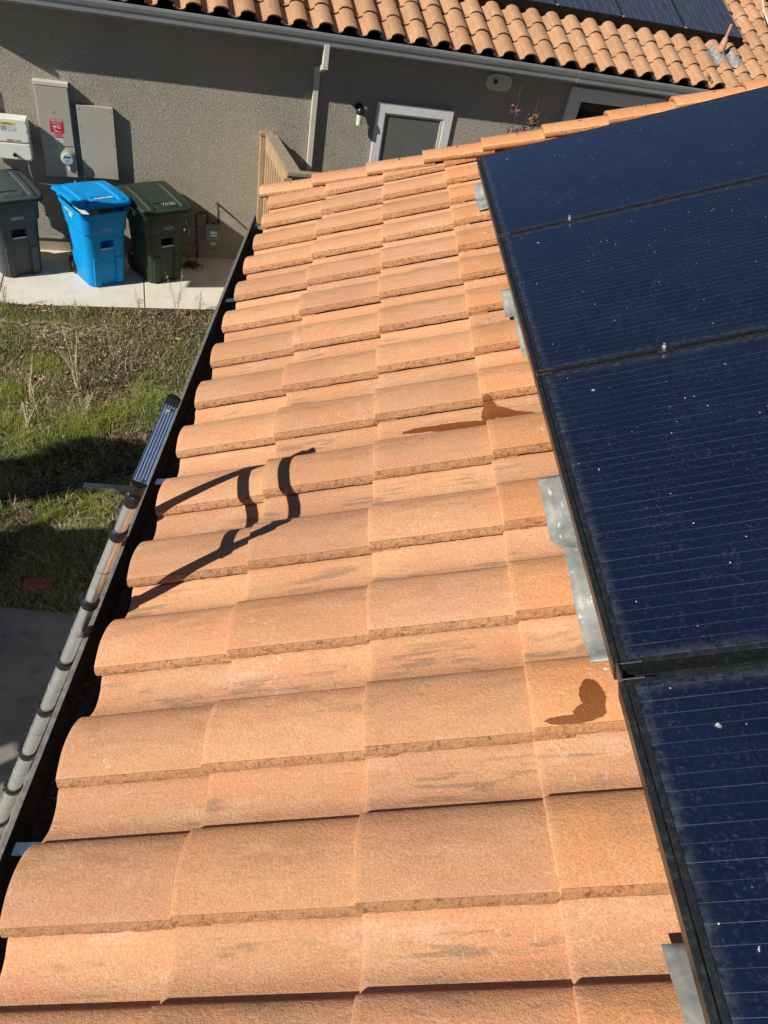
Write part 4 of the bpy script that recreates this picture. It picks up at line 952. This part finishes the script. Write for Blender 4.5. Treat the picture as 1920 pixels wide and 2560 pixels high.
def blades(name, x, y, h, wdt, cols, lean, mat):
    n = len(x); a = rng.uniform(0, 2*np.pi, n); la = rng.uniform(0, 2*np.pi, n); ln = h*lean*rng.uniform(.1, 1, n)
    dx, dy = np.cos(a)*wdt, np.sin(a)*wdt; lx, ly_ = np.cos(la)*ln, np.sin(la)*ln; z = np.full(n, G)
    v = np.stack([np.stack([x-dx, y-dy, z], 1), np.stack([x+dx, y+dy, z], 1), np.stack([x+lx*.35+dx*.7, y+ly_*.35+dy*.7, z+h*.6], 1), np.stack([x+lx*.35-dx*.7, y+ly_*.35-dy*.7, z+h*.6], 1), np.stack([x+lx, y+ly_, z+h*(1-.35*lean)], 1)], 1).reshape(-1, 3)
    i = np.arange(n)[:, None]*5; loops = np.concatenate([i+0, i+1, i+2, i+3, i+3, i+2, i+4], 1).ravel()
    me = bpy.data.meshes.new(name); me.vertices.add(len(v)); me.vertices.foreach_set('co', v.ravel().astype(np.float32)); me.loops.add(len(loops)); me.loops.foreach_set('vertex_index', loops.astype(np.int32))
    me.polygons.add(2*n); ls = np.stack([np.arange(n)*7, np.arange(n)*7+4], 1).ravel(); me.polygons.foreach_set('loop_start', ls.astype(np.int32))
    me.update(calc_edges=True)
    at = me.color_attributes.new('col', 'FLOAT_COLOR', 'POINT'); at.data.foreach_set('color', np.repeat(np.concatenate([cols, np.ones((n, 1))], 1), 5, axis=0).astype(np.float32).ravel())
    me.materials.append(M[mat]); o = bpy.data.objects.new(name, me); C.objects.link(o); return o
REG = (-5.2, .3, -.92, 4.6)
x, y = scatter('g', 190000, REG, dens_g, None, None); n = len(x)
t_ = vnoise(x, y, 2.3, 5); dry = (rng.random(n) < .16+.5*(t_ > .62))
g1 = np.array([.19, .33, .03]); g2_ = np.array([.09, .19, .02]); dr_ = np.array([.62, .54, .30]); ye = np.array([.48, .52, .10])
mixf = rng.random((n, 1)); col = g1*mixf+g2_*(1-mixf); yf = (vnoise(x, y, 1.9, 8)[:, None] > .58)*rng.random((n, 1)); col = col*(1-yf)+ye*yf; col = np.where(dry[:, None], dr_*rng.uniform(.5, 1.1, (n, 1)), col)
h = rng.uniform(.02, .055, n)*(1+2.2*vnoise(x, y, 2.6, 3)**2); 
tag(blades('grass', x, y, h, rng.uniform(.0012, .0026, n), col, .9, 'blades'), kind='stuff')
x, y = scatter('s', 15000, REG, lambda x, y: np.clip(dens_g(x, y)*.8+.15, 0, 1)*(y < walkfront(x)-.05), None, None); n = len(x)
tag(blades('dry_straw', x, y, rng.uniform(.03, .20, n), rng.uniform(.0010, .0022, n), np.array([.60, .50, .32])*rng.uniform(.45, 1.15, (n, 1)), 2.2, 'litter'), kind='stuff')
# longer bright tufts
tc = [(-1.86, 1.42, .20, 2600), (-1.62, 1.62, .16, 1500), (-2.75, 1.75, .22, 1800), (-2.30, 1.10, .2, 1300), (-2.55, 1.30, .15, 800), (-1.40, 1.95, .14, 700), (-1.42, .25, .14, 900), (-1.75, .12, .12, 700), (-2.6, 2.35, .2, 900)]
xs_, ys_, hs_ = [], [], []
for (cx, cy, rr, k_n) in tc:
    xs_.append(rng.normal(cx, rr*.5, k_n)); ys_.append(rng.normal(cy, rr*.5, k_n)); hs_.append(rng.uniform(.05, .15, k_n))
x = np.concatenate(xs_); y = np.concatenate(ys_); h = np.concatenate(hs_); n = len(x)
tag(blades('tall_grass', x, y, h, rng.uniform(.0014, .0030, n), np.array([.42, .47, .10])*rng.uniform(.5, 1.1, (n, 1))*np.array([1, 1, 1]), .8, 'blades'), kind='stuff')
# mulch chips and dead leaves
x, y = scatter('l', 60000, REG, lambda x, y: np.where(y > walkfront(x)-.0, 0, np.clip(.25+.75*(vnoise(x, y, 1.6, 1) < .52)+.3*(y > 1.8), 0, 1)*(1-.85*((np.abs(y-walkfront(x)+.33) < .13) & (x < -2.1)))), None, None); n = len(x)
a = rng.uniform(0, 2*np.pi, n); l = rng.uniform(.006, .022, n)*rng.choice([1, 1, 1, 2], n); z = G+rng.uniform(.002, .02, n); tz = rng.normal(0, .005, n); wq = l*rng.uniform(.15, .5, n)
c = np.stack([x, y, z], 1); e = np.stack([np.cos(a)*l, np.sin(a)*l, tz], 1); f = np.stack([-np.sin(a)*wq, np.cos(a)*wq, rng.normal(0, .004, n)], 1)
v = np.stack([c-e, c-f, c+e, c+f], 1).reshape(-1, 3)
me = bpy.data.meshes.new('leaf_litter'); me.from_pydata(v.tolist(), [], np.arange(4*n).reshape(-1, 4).tolist())
base = np.array([[.15, .085, .06], [.24, .15, .10], [.38, .27, .19], [.07, .04, .028], [.62, .52, .42]])[rng.choice(5, n, p=[.32, .27, .17, .18, .06])]*rng.uniform(.6, 1.2, (n, 1))
at = me.color_attributes.new('col', 'FLOAT_COLOR', 'POINT'); at.data.foreach_set('color', np.repeat(np.concatenate([base, np.ones((n, 1))], 1), 4, axis=0).astype(np.float32).ravel())
me.materials.append(M['litter']); o = bpy.data.objects.new('leaf_litter', me); C.objects.link(o); tag(o, kind='stuff')

# ---------------------------------------------------------------- things on the ground
def onground(cx, cy, ang): return (cx, cy, G)
mb = MB(); mb.box(0, .9, -.032, .032, .01, .05); o = mb.build('plank', 'plank_white', bev=.004); o.location = (-1.60, .535, G); o.rotation_euler = (0, 0, rad(4)); tag(o, 'short pale board lying in the grass behind the ladder', 'board')
mb = MB(); pts = []
for q in range(40):
    f = q/39; pts.append((-3.2+2.6*f, -.20+.30*f*4.3-.10*math.sin(f*5), G+.035+.006*math.sin(q)))
tag(mb.tube(pts, .026, 10).build('hose', 'hose'), 'thick black drain hose crossing the shaded grass', 'hose')
mb = MB(); mb.box(-.10, .10, -.05, .05, 0, .058); o = mb.build('brick', 'brick_red', bev=.006); o.location = (-1.57, -.66, G+.008); o.rotation_euler = (.06, 0, rad(12)); tag(o, 'single dark red brick in the shaded grass near the patio', 'brick')
t = thing('planter', 'dark green plastic planter tub cut by the left edge in the shade', 'planter', (-2.10, -.42, G))
mb = MB(); mb.tube([(0, 0, 0), (0, 0, .30), (0, 0, .30), (0, 0, .335)], [.13, .17, .185, .185], 28); mb.build('tub', 'planter_green', t, bev=.004)
mb = MB(); mb.tube([(0, 0, .336), (0, 0, .34)], .165, 20); mb.build('potting_soil', 'soil', t)

# ---------------------------------------------------------------- unseen objects added to shade the yard and the walk
# added cover, outline drawn from the shadow it must cast on yard and patio
t = thing('added_cover', 'added cover on posts, unseen behind the camera, cut to shade yard and patio', 'patio cover', (-5.3, -3.9, G))
lx = -5.3; lyc = -3.9; H = 2.75
mb = MB(); sh_ = lambda x, y: Vector((x-1.12*H-lx, y-.85*H-lyc, H))
mb.prism([sh_(-3.8, -.62), sh_(-.8, .10), sh_(-.8, -2.35), sh_(-1.05, -2.12), sh_(-1.22, -1.95), sh_(-3.8, -3.6)], (0, 0, .12)); mb.build('cover', 'white_trim', t)
for (x, y) in ((-3.7, -.8), (-1.0, -.2), (-3.7, -3.3), (-1.0, -2.0)):
    mb = MB(); p_ = sh_(x, y); mb.box(p_.x-.05, p_.x+.05, p_.y-.05, p_.y+.05, 0, H); mb.build('post', 'fence_wood', t)
# added tree, crown clumps placed where they shade the band of grass
t = thing('tree', 'added leafy tree, unseen to the left, its crown shaped to shade the grass', 'tree', (-5.2, -2.9, G))
HT = 3.1; ctr = [(-3.0, .33, .36), (-2.6, .42, .34), (-2.25, .48, .30), (-1.95, .62, .34), (-1.68, .84, .40), (-1.40, .92, .38), (-1.08, .92, .36), (-.8, .9, .36)]
mb = MB(); tb = Vector(t.location)
mb.tube([(0, 0, 0), (.02, .03, 1.0), (.1, .1, 1.9), (.2, .2, 2.9)], [.10, .085, .07, .03], 12)
for (x, y, r_) in ctr:
    p_ = Vector((x-1.12*HT, y-.85*HT, HT+G))-tb; mb.tube([(.1, .1, 1.9), (p_.x*.6, p_.y*.6, 2.6), p_], [.035, .022, .01], 7)
mb.build('trunk', 'bark', t)
V = []; F = []; CL = []
for (x, y, r_) in ctr:
    p_ = Vector((x-1.12*HT, y-.85*HT, HT+G))-tb
    for q in range(1500):
        dv = Vector([random.gauss(0, 1) for _ in range(3)]).normalized()*r_*random.uniform(0, 1)**.45; dv.z *= .55
        a = Vector([random.gauss(0, 1) for _ in range(3)]).normalized(); b = a.orthogonal().normalized(); l = .035; c = p_+dv
        o_ = len(V); V += [c-a*l, c-b*l*.6, c+a*l, c+b*l*.6]; F.append((o_, o_+1, o_+2, o_+3)); k_ = random.uniform(.6, 1.3); CL += [(.05*k_, .09*k_, .02*k_, 1)]*4
me = bpy.data.meshes.new('crown'); me.from_pydata([tuple(v_) for v_ in V], [], F); a = me.color_attributes.new('col', 'FLOAT_COLOR', 'POINT'); a.data.foreach_set('color', np.array(CL, np.float32).ravel())
me.materials.append(M['blades']); o = bpy.data.objects.new('crown', me); C.objects.link(o); o.parent = t


# unseen cloth on thin ropes to the tree, added to shade the walk
t = thing('added_shade_cloth', 'added unseen cloth strung from the tree at the left to shade the walk', 'added shade caster', WL(-2.3, 2.6, 0), H2R)
Hs = 3.6
def ss_(s_, d_): return Vector((s_-1.307*Hs+2.3, -(d_+.518*Hs)+2.6, Hs))
mb = MB(); mb.prism([ss_(2.0, .50), ss_(1.86, .95), ss_(2.6, .88), ss_(3.3, .84), ss_(3.3, .50)], (0, 0, .008)); mb.build('cloth', 'white_trim', t)
g_ = Vector((-1.5+2.3, -.40+2.6, 3.38)); tr2 = Matrix.Rotation(-YAW, 4, 'Z') @ (Vector((-5.0, -2.7, G+2.9)) - Vector(t.location))
for a_, b_ in ((ss_(3.3, .50), tr2), (ss_(2.0, .50), tr2), (ss_(1.86, .95), tr2), (ss_(3.3, .84), tr2)):
    mb = MB(); mb.tube([a_, b_], .0016, 5); mb.build('rope', 'straw', t)
